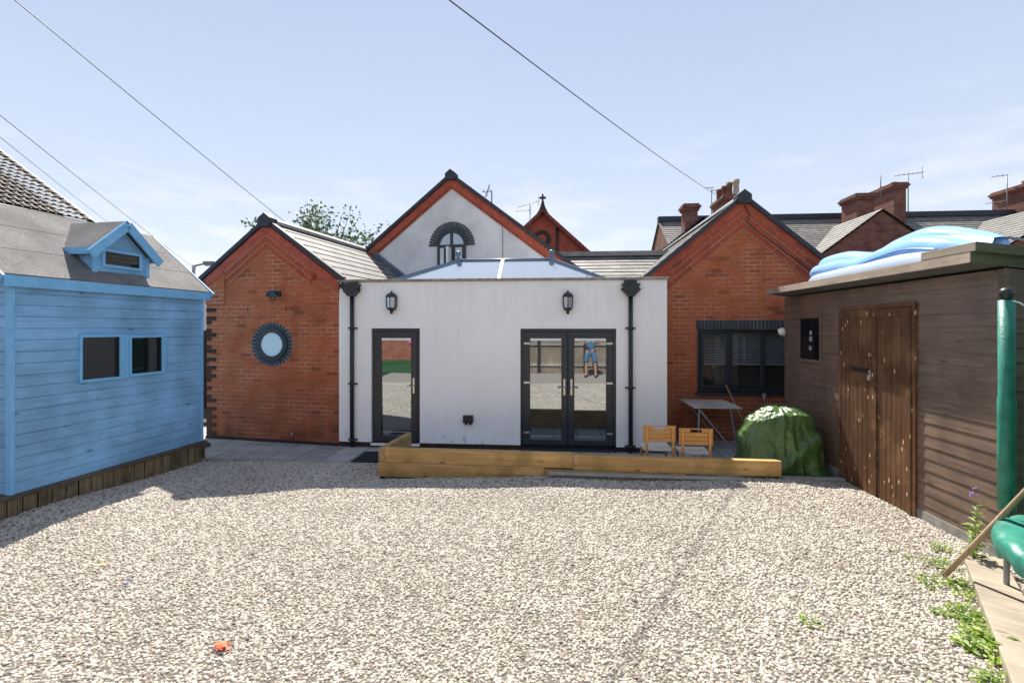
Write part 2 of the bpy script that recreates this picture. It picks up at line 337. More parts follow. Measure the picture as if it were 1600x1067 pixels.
def netmat():
    m = bpy.data.materials.new('green mesh net'); m.use_nodes = True; t = m.node_tree; t.nodes.clear()
    o = t.nodes.new('ShaderNodeOutputMaterial'); d = N(t, 'ShaderNodeBsdfDiffuse'); d.inputs[0].default_value = (.02, .14, .075, 1)
    tr = N(t, 'ShaderNodeBsdfTransparent'); mx = N(t, 'ShaderNodeMixShader'); mx.inputs[0].default_value = .22
    t.links.new(d.outputs[0], mx.inputs[1]); t.links.new(tr.outputs[0], mx.inputs[2]); t.links.new(mx.outputs[0], o.inputs[0]); return m
M['green_net'] = netmat()

# ------------------------------------------------------------------ mesh helpers
class MB:
    def __init__(s): s.v = []; s.f = []; s.uv = []; s.sm = []; s.weld = False
    def quad(s, pts, uv=None, smooth=False):
        n = len(s.v); s.v += [tuple(p) for p in pts]; s.f.append(list(range(n, n + len(pts)))); s.uv.append(uv); s.sm.append(smooth); s.weld = s.weld or smooth; return s
    def box(s, x0, x1, y0, y1, z0, z1, mat=None):
        p = [(x0, y0, z0), (x1, y0, z0), (x1, y1, z0), (x0, y1, z0), (x0, y0, z1), (x1, y0, z1), (x1, y1, z1), (x0, y1, z1)]
        if mat is not None: p = [tuple(mat @ Vector(q)) for q in p]
        n = len(s.v); s.v += p
        for f in ((0, 3, 2, 1), (4, 5, 6, 7), (0, 1, 5, 4), (1, 2, 6, 5), (2, 3, 7, 6), (3, 0, 4, 7)):
            s.f.append([n + i for i in f]); s.uv.append(None); s.sm.append(False)
        return s
    def beam(s, a, b, w, h, up=(0, 0, 1)):
        a = Vector(a); b = Vector(b); d = (b - a); ln = d.length; d.normalize(); upv = Vector(up)
        sx = d.cross(upv); sx = sx.normalized() if sx.length > 1e-6 else Vector((1, 0, 0)); sz = sx.cross(d)
        m = Matrix((sx, d, sz)).transposed().to_4x4(); m.translation = a
        return s.box(-w / 2, w / 2, 0, ln, -h / 2, h / 2, m)
    def tube(s, pts, r, n=8, cap=True):
        pts = [Vector(p) for p in pts]; rs = r if isinstance(r, (list, tuple)) else [r] * len(pts)
        base = len(s.v); prev = None
        for i, p in enumerate(pts):
            d = (pts[min(i + 1, len(pts) - 1)] - pts[max(i - 1, 0)]).normalized()
            if prev is None:
                u = d.cross(Vector((0, 0, 1))); u = u if u.length > .01 else d.cross(Vector((1, 0, 0)))
            else: u = prev - d * prev.dot(d)
            u.normalize(); prev = u; w = d.cross(u)
            for k in range(n):
                a = 2 * math.pi * k / n; s.v.append(tuple(p + (u * math.cos(a) + w * math.sin(a)) * rs[i]))
        for i in range(len(pts) - 1):
            for k in range(n):
                a = base + i * n + k; b = base + i * n + (k + 1) % n
                s.f.append([a, b, b + n, a + n]); s.uv.append(None); s.sm.append(True)
        if cap:
            s.f.append([base + k for k in range(n)][::-1]); s.uv.append(None); s.sm.append(False)
            e = base + (len(pts) - 1) * n; s.f.append([e + k for k in range(n)]); s.uv.append(None); s.sm.append(False)
        return s
    def lathe(s, prof, c=(0, 0, 0), n=24, smooth=True, phase=0):
        base = len(s.v)
        for r, z in prof:
            for k in range(n):
                a = 2 * math.pi * k / n + phase; s.v.append((c[0] + r * math.cos(a), c[1] + r * math.sin(a), c[2] + z))
        for i in range(len(prof) - 1):
            for k in range(n):
                a = base + i * n + k; b = base + i * n + (k + 1) % n
                s.f.append([a, b, b + n, a + n]); s.uv.append(None); s.sm.append(smooth)
        s.f.append([base + k for k in range(n)][::-1]); s.uv.append(None); s.sm.append(False)
        e = base + (len(prof) - 1) * n; s.f.append([e + k for k in range(n)]); s.uv.append(None); s.sm.append(False)
        return s
    def prism(s, poly, y0, y1):
        """poly of (x, z) extruded along y"""
        n = len(poly); b = len(s.v)
        s.v += [(x, y0, z) for x, z in poly] + [(x, y1, z) for x, z in poly]
        s.f.append([b + i for i in range(n)]); s.f.append([b + n + i for i in range(n)][::-1])
        for i in range(n): s.f.append([b + i, b + n + i, b + n + (i + 1) % n, b + (i + 1) % n])
        s.uv += [None] * (n + 2); s.sm += [False] * (n + 2); return s
    def ring(s, cx, cz, r0, r1, y0, y1, a0=0, a1=360, n=48):
        """flat ring in the xz plane, thick in y"""
        full = abs(a1 - a0) >= 360; m = n if full else n + 1; b = len(s.v)
        for k in range(m):
            a = R(a0 + (a1 - a0) * k / n); c, q = math.cos(a), math.sin(a)
            s.v += [(cx + r0 * c, y0, cz + r0 * q), (cx + r1 * c, y0, cz + r1 * q), (cx + r1 * c, y1, cz + r1 * q), (cx + r0 * c, y1, cz + r0 * q)]
        for k in range(n):
            i = b + 4 * k; j = b + 4 * ((k + 1) % m)
            for q in range(4):
                s.f.append([i + q, i + (q + 1) % 4, j + (q + 1) % 4, j + q]); s.uv.append(None); s.sm.append(False)
        if not full:
            s.f.append([b, b + 1, b + 2, b + 3]); e = b + 4 * n; s.f.append([e + 3, e + 2, e + 1, e]); s.uv += [None] * 2; s.sm += [False] * 2
        return s
    def mesh(s, name):
        me = bpy.data.meshes.new(name); me.from_pydata(s.v, [], s.f); 
        if any(u is not None for u in s.uv):
            ul = me.uv_layers.new(name='UVMap')
            for p, u in zip(me.polygons, s.uv):
                if u is not None:
                    for li, c in zip(p.loop_indices, u): ul.data[li].uv = c
        me.polygons.foreach_set('use_smooth', s.sm)
        me.update()
        bm = bmesh.new(); bm.from_mesh(me)
        if s.weld: bmesh.ops.remove_doubles(bm, verts=bm.verts, dist=1e-5)
        bmesh.ops.recalc_face_normals(bm, faces=bm.faces); bm.to_mesh(me); bm.free()
        return me

WM = {}
def meta(o, label=None, cat=None, group=None, kind=None):
    if label: o['label'] = label
    if cat: o['category'] = cat
    if group: o['group'] = group
    if kind: o['kind'] = kind
    return o
def thing(name, label, cat, loc=(0, 0, 0), rz=0, group=None):
    o = bpy.data.objects.new(name, None); COL.objects.link(o); o.location = loc; o.rotation_euler = (0, 0, R(rz)); o.empty_display_size = .1
    WM[o] = Matrix.Translation(loc) @ Matrix.Rotation(R(rz), 4, 'Z')
    return meta(o, label, cat, group)
def obj(name, mb, mat, parent=None, world=False, bevel=0, **kw):
    me = mb.mesh(name) if isinstance(mb, MB) else mb
    root = WM.get(parent, Matrix.Identity(4))
    if world and parent is not None: me.transform(root.inverted())
    me.materials.append(M[mat] if isinstance(mat, str) else mat)
    o = bpy.data.objects.new(name, me); COL.objects.link(o)
    if parent is not None: o.parent = parent
    WM[o] = root
    if bevel:
        b = o.modifiers.new('bevel', 'BEVEL'); b.width = bevel; b.segments = 2; b.limit_method = 'ANGLE'; b.angle_limit = R(40)
    return meta(o, **kw)
def copy_tree(o, loc=None, parent=None):
    c = o.copy(); COL.objects.link(c)
    if parent: c.parent = parent
    if loc is not None: c.location = loc
    WM[c] = WM[o]
    for ch in list(o.children): copy_tree(ch, None, c)
    return c

def wall_open(x0, x1, z0, z1, y, th, ops=()):
    """front + back faces of a wall along x with real openings and reveals"""
    mb = MB(); xs = sorted({x0, x1, *[a for o in ops for a in o[:2]]}); zs = sorted({z0, z1, *[a for o in ops for a in o[2:]]})
    for i in range(len(xs) - 1):
        for j in range(len(zs) - 1):
            xm, zm = (xs[i] + xs[i + 1]) / 2, (zs[j] + zs[j + 1]) / 2
            if any(o[0] < xm < o[1] and o[2] < zm < o[3] for o in ops): continue
            for yy in (y, y + th):
                mb.quad([(xs[i], yy, zs[j]), (xs[i + 1], yy, zs[j]), (xs[i + 1], yy, zs[j + 1]), (xs[i], yy, zs[j + 1])])
    for (a, b, c, d) in [(x0, x1, z0, z1)] + list(ops):
        mb.quad([(a, y, c), (a, y + th, c), (a, y + th, d), (a, y, d)]); mb.quad([(b, y, c), (b, y + th, c), (b, y + th, d), (b, y, d)])
        mb.quad([(a, y, d), (a, y + th, d), (b, y + th, d), (b, y, d)]); mb.quad([(a, y, c), (a, y + th, c), (b, y + th, c), (b, y, c)])
    return mb

def courses(p0, p1, q0, q1, n, lip=.012, u0=0):
    """stepped slate rows: eave p0->p1, ridge q0->q1; returns MB with UVs"""
    mb = MB(); p0, p1, q0, q1 = map(Vector, (p0, p1, q0, q1))
    nrm = (p1 - p0).cross(q0 - p0).normalized()
    if nrm.z < 0: nrm = -nrm
    for i in range(n):
        a, b = i / n, (i + 1) / n
        A0 = p0.lerp(q0, a); A1 = p1.lerp(q1, a); B0 = p0.lerp(q0, b); B1 = p1.lerp(q1, b)
        e = (p1 - p0).normalized(); h = (B0 - A0).length
        def uv(P, v): return (e.dot(P - p0) + u0, v)
        v0, v1 = i * .2 + .004, (i + 1) * .2
        mb.quad([A0 + nrm * lip, A1 + nrm * lip, B1, B0], [uv(A0, v0), uv(A1, v0), uv(B1, v1), uv(B0, v1)])
        mb.quad([A0 - nrm * .002, A1 - nrm * .002, A1 + nrm * lip, A0 + nrm * lip], [uv(A0, v0)] * 4)
    # underside
    mb.quad([p0 - nrm * .05, p1 - nrm * .05, q1 - nrm * .05, q0 - nrm * .05], [(0, 0)] * 4)
    mb.quad([p0 - nrm * .05, p1 - nrm * .05, p1, p0], [(0, 0)] * 4)
    return mb

def boards(a, b, z0, z1, pitch, out, lip, flat=0):
    """horizontal lap boards on a wall from a to b (xy), facing 'out'"""
    mb = MB(); a = Vector((a[0], a[1], 0)); b = Vector((b[0], b[1], 0)); o = Vector((out[0], out[1], 0)).normalized()
    n = max(1, round((z1 - z0) / pitch)); h = (z1 - z0) / n
    for i in range(n):
        za, zb = z0 + i * h, z0 + (i + 1) * h
        Z = lambda z: Vector((0, 0, z))
        if flat:   # shiplap: flat face with a scooped top edge
            prof = [(za, lip * .1), (za + .003, lip), (zb - .022, lip), (zb - .011, lip * .8), (zb - .009, lip * .05), (zb, lip * .1)]
        else:
            prof = [(za, 0), (za + .0015, lip), (zb - .02, lip * .25), (zb, 0)]
        for (q0, l0), (q1, l1) in zip(prof[:-1], prof[1:]):
            mb.quad([a + Z(q0) + o * l0, b + Z(q0) + o * l0, b + Z(q1) + o * l1, a + Z(q1) + o * l1])
    return mb

def win_frame(x0, x1, z0, z1, y0, y1, w, mulls=()):
    mb = MB(); mb.box(x0, x1, y0, y1, z1 - w, z1).box(x0, x1, y0, y1, z0, z0 + w)
    mb.box(x0, x0 + w, y0, y1, z0 + w, z1 - w).box(x1 - w, x1, y0, y1, z0 + w, z1 - w)
    for m in mulls: mb.box(m - w / 2, m + w / 2, y0 + .002, y1 - .002, z0 + w, z1 - w)
    return mb

# ------------------------------------------------------------------ ground
PTS = [(-2.48, 6.64, -.05), (2.9, 6.48, .12), (.25, 6.55, .06), (3.7, 6.5, .07), (3.77, 5.3, .085), (3.77, 4.5, .085), (-5.5, 7.1, -.03), (-5.72, 4.7, .055),
       (-3.3, 7.12, -.012), (-2.7, 7.08, -.015), (-4.4, 7.1, -.012), (0, 2.7, 0), (-4, 3, .02), (3, 3, .05), (0, 4.5, .02), (0, 0, .0), (-2, 5.5, .0), (2, 5, .06), (0, -4, 0), (-6, 0, 0), (4, 0, .03)]
def gz(x, y):
    s = w = 0
    for px, py, pz in PTS:
        d = ((x - px) ** 2 + (y - py) ** 2 + .05) ** 1.4; s += pz / d; w += 1 / d
    return s / w + .02 * (noise.noise(Vector((x * .9, y * .9, 3))))
gp = MB().box(-150, 150, -120, 220, -1.0, -.16)
obj('ground', gp, 'soil', kind='structure')
obj('patio', MB().box(-9.5, -2.42, 7.12, 9.6, -.12, 0).box(-2.4185, 3.7, 6.7, 9.6, -.12, 0), 'patio', kind='structure')
obj('lawn', MB().box(-14, -2.7, -5.9, -1.4, -.12, .03), 'lawn', kind='structure')

gm = MB(); NX, NY = 84, 54
X0, X1, Y0, Y1 = -6.1, 3.8, 0.9, 7.12
def inside(x, y): return y < 6.60 or (x < -2.44)
vid = {}
for j in range(NY + 1):
    for i in range(NX + 1):
        x = X0 + (X1 - X0) * i / NX; y = Y0 + (Y1 - Y0) * j / NY
        vid[i, j] = len(gm.v); gm.v.append((x, y, gz(x, y)))
for j in range(NY):
    for i in range(NX):
        x = X0 + (X1 - X0) * (i + .5) / NX; y = Y0 + (Y1 - Y0) * (j + .5) / NY
        if inside(x, y):
            gm.f.append([vid[i, j], vid[i + 1, j], vid[i + 1, j + 1], vid[i, j + 1]]); gm.uv.append(None); gm.sm.append(True)
gravel = obj('gravel', gm, 'gravel_base', kind='stuff', label='pale limestone gravel chippings covering the yard', cat='gravel')
gb = MB(); 
for j in range(14):
    for i in range(20):
        xs = [X0 + (X1 - X0) * (i + k) / 20 for k in (0, 1)]; ys = [-6 + 6.9 * (j + k) / 14 for k in (0, 1)]
        gb.quad([(xs[0], ys[0], gz(xs[0], ys[0])), (xs[1], ys[0], gz(xs[1], ys[0])), (xs[1], ys[1], gz(xs[1], ys[1])), (xs[0], ys[1], gz(xs[0], ys[1]))], smooth=True)
M['gravel_far'] = plain('gravel drive', (.30, .27, .235), .9, .2, .35, 45, .8)
obj('driveway', gb, 'gravel_far', kind='structure')

def stones(o, dmin=.0160, seed=1):
    g = bpy.data.node_groups.new('gravel', 'GeometryNodeTree')
    g.interface.new_socket('Geometry', in_out='INPUT', socket_type='NodeSocketGeometry'); g.interface.new_socket('Geometry', in_out='OUTPUT', socket_type='NodeSocketGeometry')
    gi = g.nodes.new('NodeGroupInput'); go = g.nodes.new('NodeGroupOutput'); l = g.links.new
    di = g.nodes.new('GeometryNodeDistributePointsOnFaces'); di.distribute_method = 'POISSON'
    di.inputs['Distance Min'].default_value = dmin; di.inputs['Density Max'].default_value = 5600; di.inputs['Seed'].default_value = seed
    l(gi.outputs[0], di.inputs[0])
    jn = g.nodes.new('GeometryNodeJoinGeometry')
    for k in range(6):
        ic = g.nodes.new('GeometryNodeMeshIcoSphere'); ic.inputs['Radius'].default_value = .0119; ic.inputs['Subdivisions'].default_value = 2
        po = g.nodes.new('GeometryNodeInputPosition'); nz = g.nodes.new('ShaderNodeTexNoise'); nz.noise_dimensions = '4D'
        nz.inputs['W'].default_value = k * 7.3; nz.inputs['Scale'].default_value = 58; nz.inputs['Detail'].default_value = 1
        sb = g.nodes.new('ShaderNodeVectorMath'); sb.operation = 'SUBTRACT'; sb.inputs[1].default_value = (.5, .5, .5)
        sc = g.nodes.new('ShaderNodeVectorMath'); sc.operation = 'SCALE'; sc.inputs['Scale'].default_value = .019
        sp = g.nodes.new('GeometryNodeSetPosition'); tr = g.nodes.new('GeometryNodeTransform'); tr.inputs['Scale'].default_value = (1.12, .85 + .05 * (k % 3), .62 + .08 * (k % 4))
        sm = g.nodes.new('GeometryNodeSetMaterial'); sm.inputs['Material'].default_value = M['stone']
        ss = g.nodes.new('GeometryNodeSetShadeSmooth'); ss.inputs['Shade Smooth'].default_value = (k % 2 == 0)
        gt = g.nodes.new('GeometryNodeGeometryToInstance')
        l(po.outputs[0], nz.inputs['Vector']); l(nz.outputs['Color'], sb.inputs[0]); l(sb.outputs[0], sc.inputs[0])
        l(ic.outputs[0], sp.inputs[0]); l(sc.outputs[0], sp.inputs['Offset']); l(sp.outputs[0], tr.inputs[0]); l(tr.outputs[0], sm.inputs[0]); l(sm.outputs[0], ss.inputs[0]); l(ss.outputs[0], gt.inputs[0]); l(gt.outputs[0], jn.inputs[0])
    ip = g.nodes.new('GeometryNodeInstanceOnPoints'); ip.inputs['Pick Instance'].default_value = True
    rr = g.nodes.new('FunctionNodeRandomValue'); rr.data_type = 'FLOAT_VECTOR'; rr.inputs[0].default_value = (-.5, -.5, 0); rr.inputs[1].default_value = (.5, .5, 6.28)
    rs = g.nodes.new('FunctionNodeRandomValue'); rs.data_type = 'FLOAT'; rs.inputs[2].default_value = .58; rs.inputs[3].default_value = 1.38
    l(di.outputs['Points'], ip.inputs['Points']); l(jn.outputs[0], ip.inputs['Instance']); l(rr.outputs[0], ip.inputs['Rotation']); l(rs.outputs[1], ip.inputs['Scale'])
    j2 = g.nodes.new('GeometryNodeJoinGeometry'); l(ip.outputs[0], j2.inputs[0]); l(gi.outputs[0], j2.inputs[0]); l(j2.outputs[0], go.inputs[0])
    o.modifiers.new('stones', 'NODES').node_group = g
stones(gravel)

# ------------------------------------------------------------------ gabled buildings
def gable_body(root, xl, xr, apex, ze, depth, mx, my, ops=(), th=.28, wname='wall'):
    """front wall at local y=0 with gable apex at x=0; side walls; back"""
    sl = (apex - ze) / max(-xl, xr)
    mb = wall_open(xl, xr, -.15, ze, 0, th, ops)
    mb.prism([(xl, ze), (xr, ze), (0, apex)], 0, th)
    obj('front_wall', mb, mx, root)
    for a, b in ((xl, xl + th), (xr - th, xr)): obj('side_wall', MB().box(a, b, th, depth, -.15, ze), my, root)

def verge_trim(root, xl, xr, apex, ze, w=.085, proud=.07):
    """dark verge strip and ridge end cap"""
    mb = MB()
    for xe in (xl, xr):
        d = Vector((xe, 0, ze - apex)).normalized(); n = Vector((-d.z, 0, d.x)); n = n if n.z > 0 else -n
        a = Vector((0, -proud, apex)); b = Vector((xe, -proud, ze)) + d * .02
        for q in (0,):
            mb.quad([a, b, b + n * w, a + n * w]); mb.quad([a + n * w, b + n * w, b + n * w + Vector((0, .12, 0)), a + n * w + Vector((0, .12, 0))])
            mb.quad([a, b, b + Vector((0, .12, 0)), a + Vector((0, .12, 0))]); mb.quad([b, b + n * w, b + n * w + Vector((0, .12, 0)), b + Vector((0, .12, 0))])
    obj('verge', mb, 'ridge', root)
    c = MB().prism([(-.13, apex - .05), (-.13, apex + .07), (0, apex + .17), (.13, apex + .07), (.13, apex - .05), (.09, apex - .09), (-.09, apex - .09)], -proud - .03, .1)
    obj('ridge_end_cap', c, 'ridge', root, bevel=.008)

def slope_band(root, name, xe, apex, ze, off, width, proud, mat, stop=1.0, start=0.0):
    """raised course along one verge: off = distance below the verge line"""
    d = Vector((xe, 0, ze - apex)); ln = d.length; d.normalize(); n = Vector((d.z, 0, -d.x)); n = n if n.z < 0 else -n
    a = Vector((0, 0, apex)) + n * off; 
    # start where the band meets the centre line
    a0 = a - d * (a.x / d.x); b0 = Vector((0, 0, apex)) + n * (off + width); b0 = b0 - d * (b0.x / d.x)
    e = a0 + d * (ln * stop); e2 = b0 + d * (ln * stop) ; e2 = e2 - d * ((e2.x - e.x) / d.x)
    y0, y1 = Vector((0, -proud, 0)), Vector((0, .02, 0))
    L_ = (e - a0).length; L2 = (e2 - b0).length
    s0 = a0.dot(d); u = lambda P: P.dot(d) - s0
    mb = MB()
    mb.quad([a0 + y0, e + y0, e2 + y0, b0 + y0], [(u(a0), 0), (u(e), 0), (u(e2), width), (u(b0), width)])
    mb.quad([a0 + y0, e + y0, e + y1, a0 + y1], [(u(a0), 0), (u(e), 0), (u(e), .05), (u(a0), .05)])
    mb.quad([b0 + y0, e2 + y0, e2 + y1, b0 + y1], [(u(b0), 0), (u(e2), 0), (u(e2), .05), (u(b0), .05)])
    mb.quad([e + y0, e2 + y0, e2 + y1, e + y1], [(0, 0), (.1, 0), (.1, .05), (0, .05)])
    obj(name, mb, mat, root)

# --- left brick wing ------------------------------------------------------
wing = thing('brick_house', 'low red brick gabled wing with a round window, left of the white extension', 'house', (-5.164, 8.343, 0), -8)
XL, XR, AP, ZE = -1.32, 1.455, 3.96, 2.95
gable_body(wing, XL, XR, AP, ZE - .03, 8.0, 'brick_x', 'brick_y')
K = (AP - ZE) / 1.39
for sgn, xe in ((-1, -1.42), (1, 1.47)):
    slope_band(wing, 'verge_course', xe, AP - .02, AP - .02 - K * abs(xe), .0, .17, .045, 'brick_red', .995)
    slope_band(wing, 'corbel_course', xe, AP - .02, AP - .02 - K * abs(xe), .172, .10, .03, 'brick_uv', .66)
    slope_band(wing, 'corbel_course', xe, AP - .02, AP - .02 - K * abs(xe), .274, .10, .014, 'brick_uv', .62)
for sgn, xe in ((-1, -1.42), (1, 1.47)):
    for q in (.168, .270, .372): slope_band(wing, 'mortar_line', xe, AP - .02, AP - .02 - K * abs(xe), q, .009, .047 if q < .2 else .0315 if q < .3 else .016, 'mortar', .62)
# kneeler pilasters either side of the recessed panel
obj('kneeler', MB().prism([(XL + .004, 2.50), (XL + .42, 2.50), (XL + .42, 3.06), (XL + .30, 3.03), (XL + .004, 2.88)], -.032, .05), 'brick_x', wing)
obj('kneeler', MB().prism([(XR - .004, 2.50), (XR - .40, 2.50), (XR - .40, 3.08), (XR - .26, 3.03), (XR - .004, 2.88)], -.032, .05), 'brick_x', wing)
# sooty quoins
qm = MB(); z = .06; k = 0
random.seed(3)
while z < 2.75:
    if random.random() < .74:
        l = .215 if k % 2 == 0 else .105
        obj('quoin', MB().box(XL - .006, XL + l, -.006, .14, z, z + .069), 'brick_quoin', wing)
    z += .0765; k += 1
obj('plinth_course', MB().box(XL - .01, XR - .01, -.02, .1, -.1, .05), 'brick_quoin', wing)
xo, yo = -.07, 9.0
for sgn, xe in ((-1, -1.46), (1, 1.50)):
    ze_ = AP + .03 - K * abs(xe)
    p = courses((xe, -.05, ze_), (xe, 6.0, ze_), (0, -.05, AP + .03), (0, 6.0, AP + .03), 8, .012)
    obj('roof', p, 'slate', wing)
verge_trim(wing, -1.47, 1.51, AP + .0, AP - K * 1.47, .07, .075)
obj('ridge', MB().prism([(-.11, AP - .01), (-.10, AP + .05), (0, AP + .12), (.10, AP + .05), (.11, AP - .01)], .11, 3.3), 'ridge_grey', wing)
gt = MB().tube([(1.53, -.02, 2.79), (1.53, 3.6, 2.79)], .06, 8).box(1.44, 1.475, -.03, 3.6, 2.72, 2.86)
obj('gutter', gt, 'black', wing)
obj('gutter', MB().tube([(-1.52, -.05, 2.90), (-1.52, 6.0, 2.90)], .055, 8).box(-1.46, -1.33, -.06, .0, 2.80, 2.93), 'black', wing)
cx, cz = .10, 1.76
rw = obj('round_window', MB().ring(cx, cz, .215, .295, -.035, .05), 'anthra', wing)
obj('pane', MB().ring(cx, cz, .0, .22, -.012, .03, n=48), 'glass_round', rw)
sb = MB()
for k in range(34):
    a = 2 * math.pi * k / 34; m = Matrix.Translation((cx, 0, cz)) @ Matrix.Rotation(-a, 4, 'Y')
    sb.box(.29, .392, -.014, .03, -.0268, .0268, m)
obj('brick_surround', sb, plain('blue black voussoir', (.035, .042, .055), .55, .4, .3, 9, .1), wing, bevel=.004)
obj('mortar_bed', MB().ring(cx, cz, .285, .395, -.006, .02), 'mortar_grey', wing)
for o_ in [o for o in wing.children_recursive if o.name.split('.')[0] in ('round_window', 'pane', 'brick_surround', 'mortar_bed')]:
    o_.data.transform(Matrix.Translation((cx, 0, cz)) @ Matrix.Diagonal((1.09, 1, 1, 1)) @ Matrix.Translation((-cx, 0, -cz)))
for hx in (-.42, .385): obj('hook', MB().box(hx, hx + .01, -.02, 0, 2.37, 2.42), 'black', wing)
obj('outlet_pipe', MB().tube([(.55, .02, .19), (.55, -.06, .19), (.55, -.075, .15)], .014, 8), 'grey', wing)
# floodlight above the round window
fl = thing('floodlight', 'black floodlight with loose cable on the brick gable above the round window', 'floodlight', (-4.975, 8.30, 2.64), -8)
obj('housing', MB().box(-.075, .155, -.115, -.055, -.03, .075).box(-.02, .06, -.06, .03, .0, .05), 'black', fl, bevel=.01)
obj('lens', MB().quad([(-.05, -.1165, -.02), (.135, -.1165, -.02), (.135, -.1165, .06), (-.05, -.1165, .06)]), 'glass_dark', fl)
obj('sensor', MB().box(-.15, -.085, -.08, .03, -.015, .06), 'black', fl, bevel=.01)
obj('cable', MB().tube([(-.11, -.02, -.02), (-.10, -.03, -.10), (-.06, -.03, -.14), (-.02, -.03, -.10), (.0, -.02, 0)], .006, 6), 'black', fl)

# --- main white gable -----------------------------------------------------
main = thing('white_gable_house', 'tall white rendered gable with an arched window behind the glass roof lantern', 'house', (-2.427, 11.4, 0), -8)
AP2 = 5.66; K2 = .77; xe2 = 3.5
mb = MB().prism([(-xe2, -.1), (xe2, -.1), (xe2, AP2 - K2 * xe2), (0, AP2), (-xe2, AP2 - K2 * xe2)], 0, .3)
obj('front_wall', mb, 'render_old', main)
for xx in (-xe2, xe2 - .3): obj('side_wall', MB().box(xx, xx + .3, .3, 10, -.1, AP2 - K2 * xe2), 'render_old', main)
for xe in (-xe2 - .2, xe2 + .2):
    slope_band(main, 'verge_course', xe, AP2, AP2 - K2 * abs(xe), .0, .17, .06, 'brick_red', .99)
    slope_band(main, 'corbel_course', xe, AP2, AP2 - K2 * abs(xe), .165, .05, .035, 'brick_uv', .99)
    zz = AP2 + .04 - K2 * abs(xe)
    obj('roof', courses((xe, -.08, zz), (xe, 10, zz), (0, -.08, AP2 + .04), (0, 10, AP2 + .04), 16, .012), 'slate', main)
verge_trim(main, -xe2 - .2, xe2 + .2, AP2 + .0, AP2 - K2 * (xe2 + .2), .075, .10)
obj('ridge', MB().prism([(-.12, AP2), (0, AP2 + .12), (.12, AP2)], .1, 10), 'ridge', main)
# lead flashing where the wing roof abuts the wall
d0 = Vector((-2.25, -.02, 4.06)); d1 = Vector((-.85, -.02, 3.00))
fm = MB().beam(d0, d1, .05, .16, (0, -.3, 1)); obj('lead_flashing', fm, 'lead', main)
# arched window
wx, wz, rr_ = .0, 4.02, .36
aw = obj('arched_window', MB().ring(wx, wz, rr_ - .055, rr_, -.03, .05, 0, 180, 24).box(wx - rr_, wx - rr_ + .055, -.03, .05, 3.0, wz).box(wx + rr_ - .055, wx + rr_, -.03, .05, 3.0, wz)
    .box(wx - .035, wx + .035, -.028, .05, 3.0, wz + rr_ - .05).box(wx - rr_ + .05, wx - .035, -.026, .05, wz - .04, wz + .03).box(wx + .035, wx + rr_ - .05, -.026, .05, wz - .04, wz + .03)
    .box(wx + .03, wx + .085, -.024, .05, 3.05, wz - .04).box(wx + rr_ - .10, wx + rr_ - .05, -.024, .05, 3.05, wz - .04), 'anthra', main)
pm = MB(); n0 = [(wx + (rr_ - .05) * math.cos(R(a)), wz + (rr_ - .05) * math.sin(R(a))) for a in range(0, 181, 10)]
pm.prism([(wx + rr_ - .05, 3.0)] + n0 + [(wx - rr_ + .05, 3.0)], -.008, .02); obj('pane', pm, 'glass_door', aw)
oc = MB().box(-.02, .0, -.26, -.03, 3.05, wz - .05).box(-.05, -.02, -.262, -.21, 3.05, wz - .05); obj('open_casement', oc, 'white', aw)
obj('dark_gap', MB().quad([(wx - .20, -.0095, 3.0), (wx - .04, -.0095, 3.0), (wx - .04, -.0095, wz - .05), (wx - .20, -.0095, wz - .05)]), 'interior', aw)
vs = MB()
for k in range(25):
    a = R(180 * (k + .5) / 25); m = Matrix.Translation((wx, 0, wz)) @ Matrix.Rotation(-a, 4, 'Y')
    vs.box(rr_, rr_ + .215, -.02, .03, -.0238, .0238, m)
obj('arch_bricks', vs, plain('blue black arch brick', (.03, .04, .055), .55, .4, .3, 9, .1), main, bevel=.003)
obj('arch_mortar', MB().ring(wx, wz, rr_, rr_ + .21, -.011, .02, 0, 180, 24), 'mortar_grey', main)
obj('cable_clip', MB().tube([(1.25, -.02, 4.52), (1.26, -.02, 4.0), (1.26, -.02, 3.2)], .008, 5), 'grey', main)

# --- right brick wing -----------------------------------------------------
RX, RY = 3.434, 9.15
rb = thing('brick_house', 'red brick gabled house with a dark window, behind the green tarpaulin and brown shed', 'house', (RX, RY, 0))
AP3, ZE3, HW = 4.40, 2.92, 1.78
gable_body(rb, -HW, HW, AP3, ZE3, 9, 'brick_x', 'brick_y', ops=[(2.63 - RX, 4.40 - RX, .88, 2.03)])
K3 = .83
for xe in (-HW - .05, HW + .05):
    slope_band(rb, 'verge_course', xe, AP3, AP3 - K3 * abs(xe), .0, .20, .045, 'brick_uv', .99)
    slope_band(rb, 'corbel_course', xe, AP3, AP3 - K3 * abs(xe), .202, .11, .03, 'brick_uv', .80)
    slope_band(rb, 'corbel_course', xe, AP3, AP3 - K3 * abs(xe), .314, .10, .014, 'brick_uv', .76)
    for q in (.198, .310, .412): slope_band(rb, 'mortar_line', xe, AP3, AP3 - K3 * abs(xe), q, .008, .047 if q < .2 else .0315 if q < .35 else .016, 'mortar', .7)
    zz = AP3 + .04 - K3 * abs(xe)
    obj('roof', courses((xe, -.05, zz), (xe, 9, zz), (0, -.05, AP3 + .04), (0, 9, AP3 + .04), 11, .012), 'slate', rb)
verge_trim(rb, -HW - .06, HW + .06, AP3, AP3 - K3 * (HW + .06), .075, .08)
obj('ridge', MB().prism([(-.12, AP3), (0, AP3 + .13), (.12, AP3)], .1, 9), 'ridge', rb)
obj('lintel', MB().box(2.61 - RX, 4.42 - RX, -.006, .1, 2.032, 2.20), 'brick_black', rb)
x0, x1, z0, z1 = 2.63 - RX, 4.40 - RX, .88, 2.03
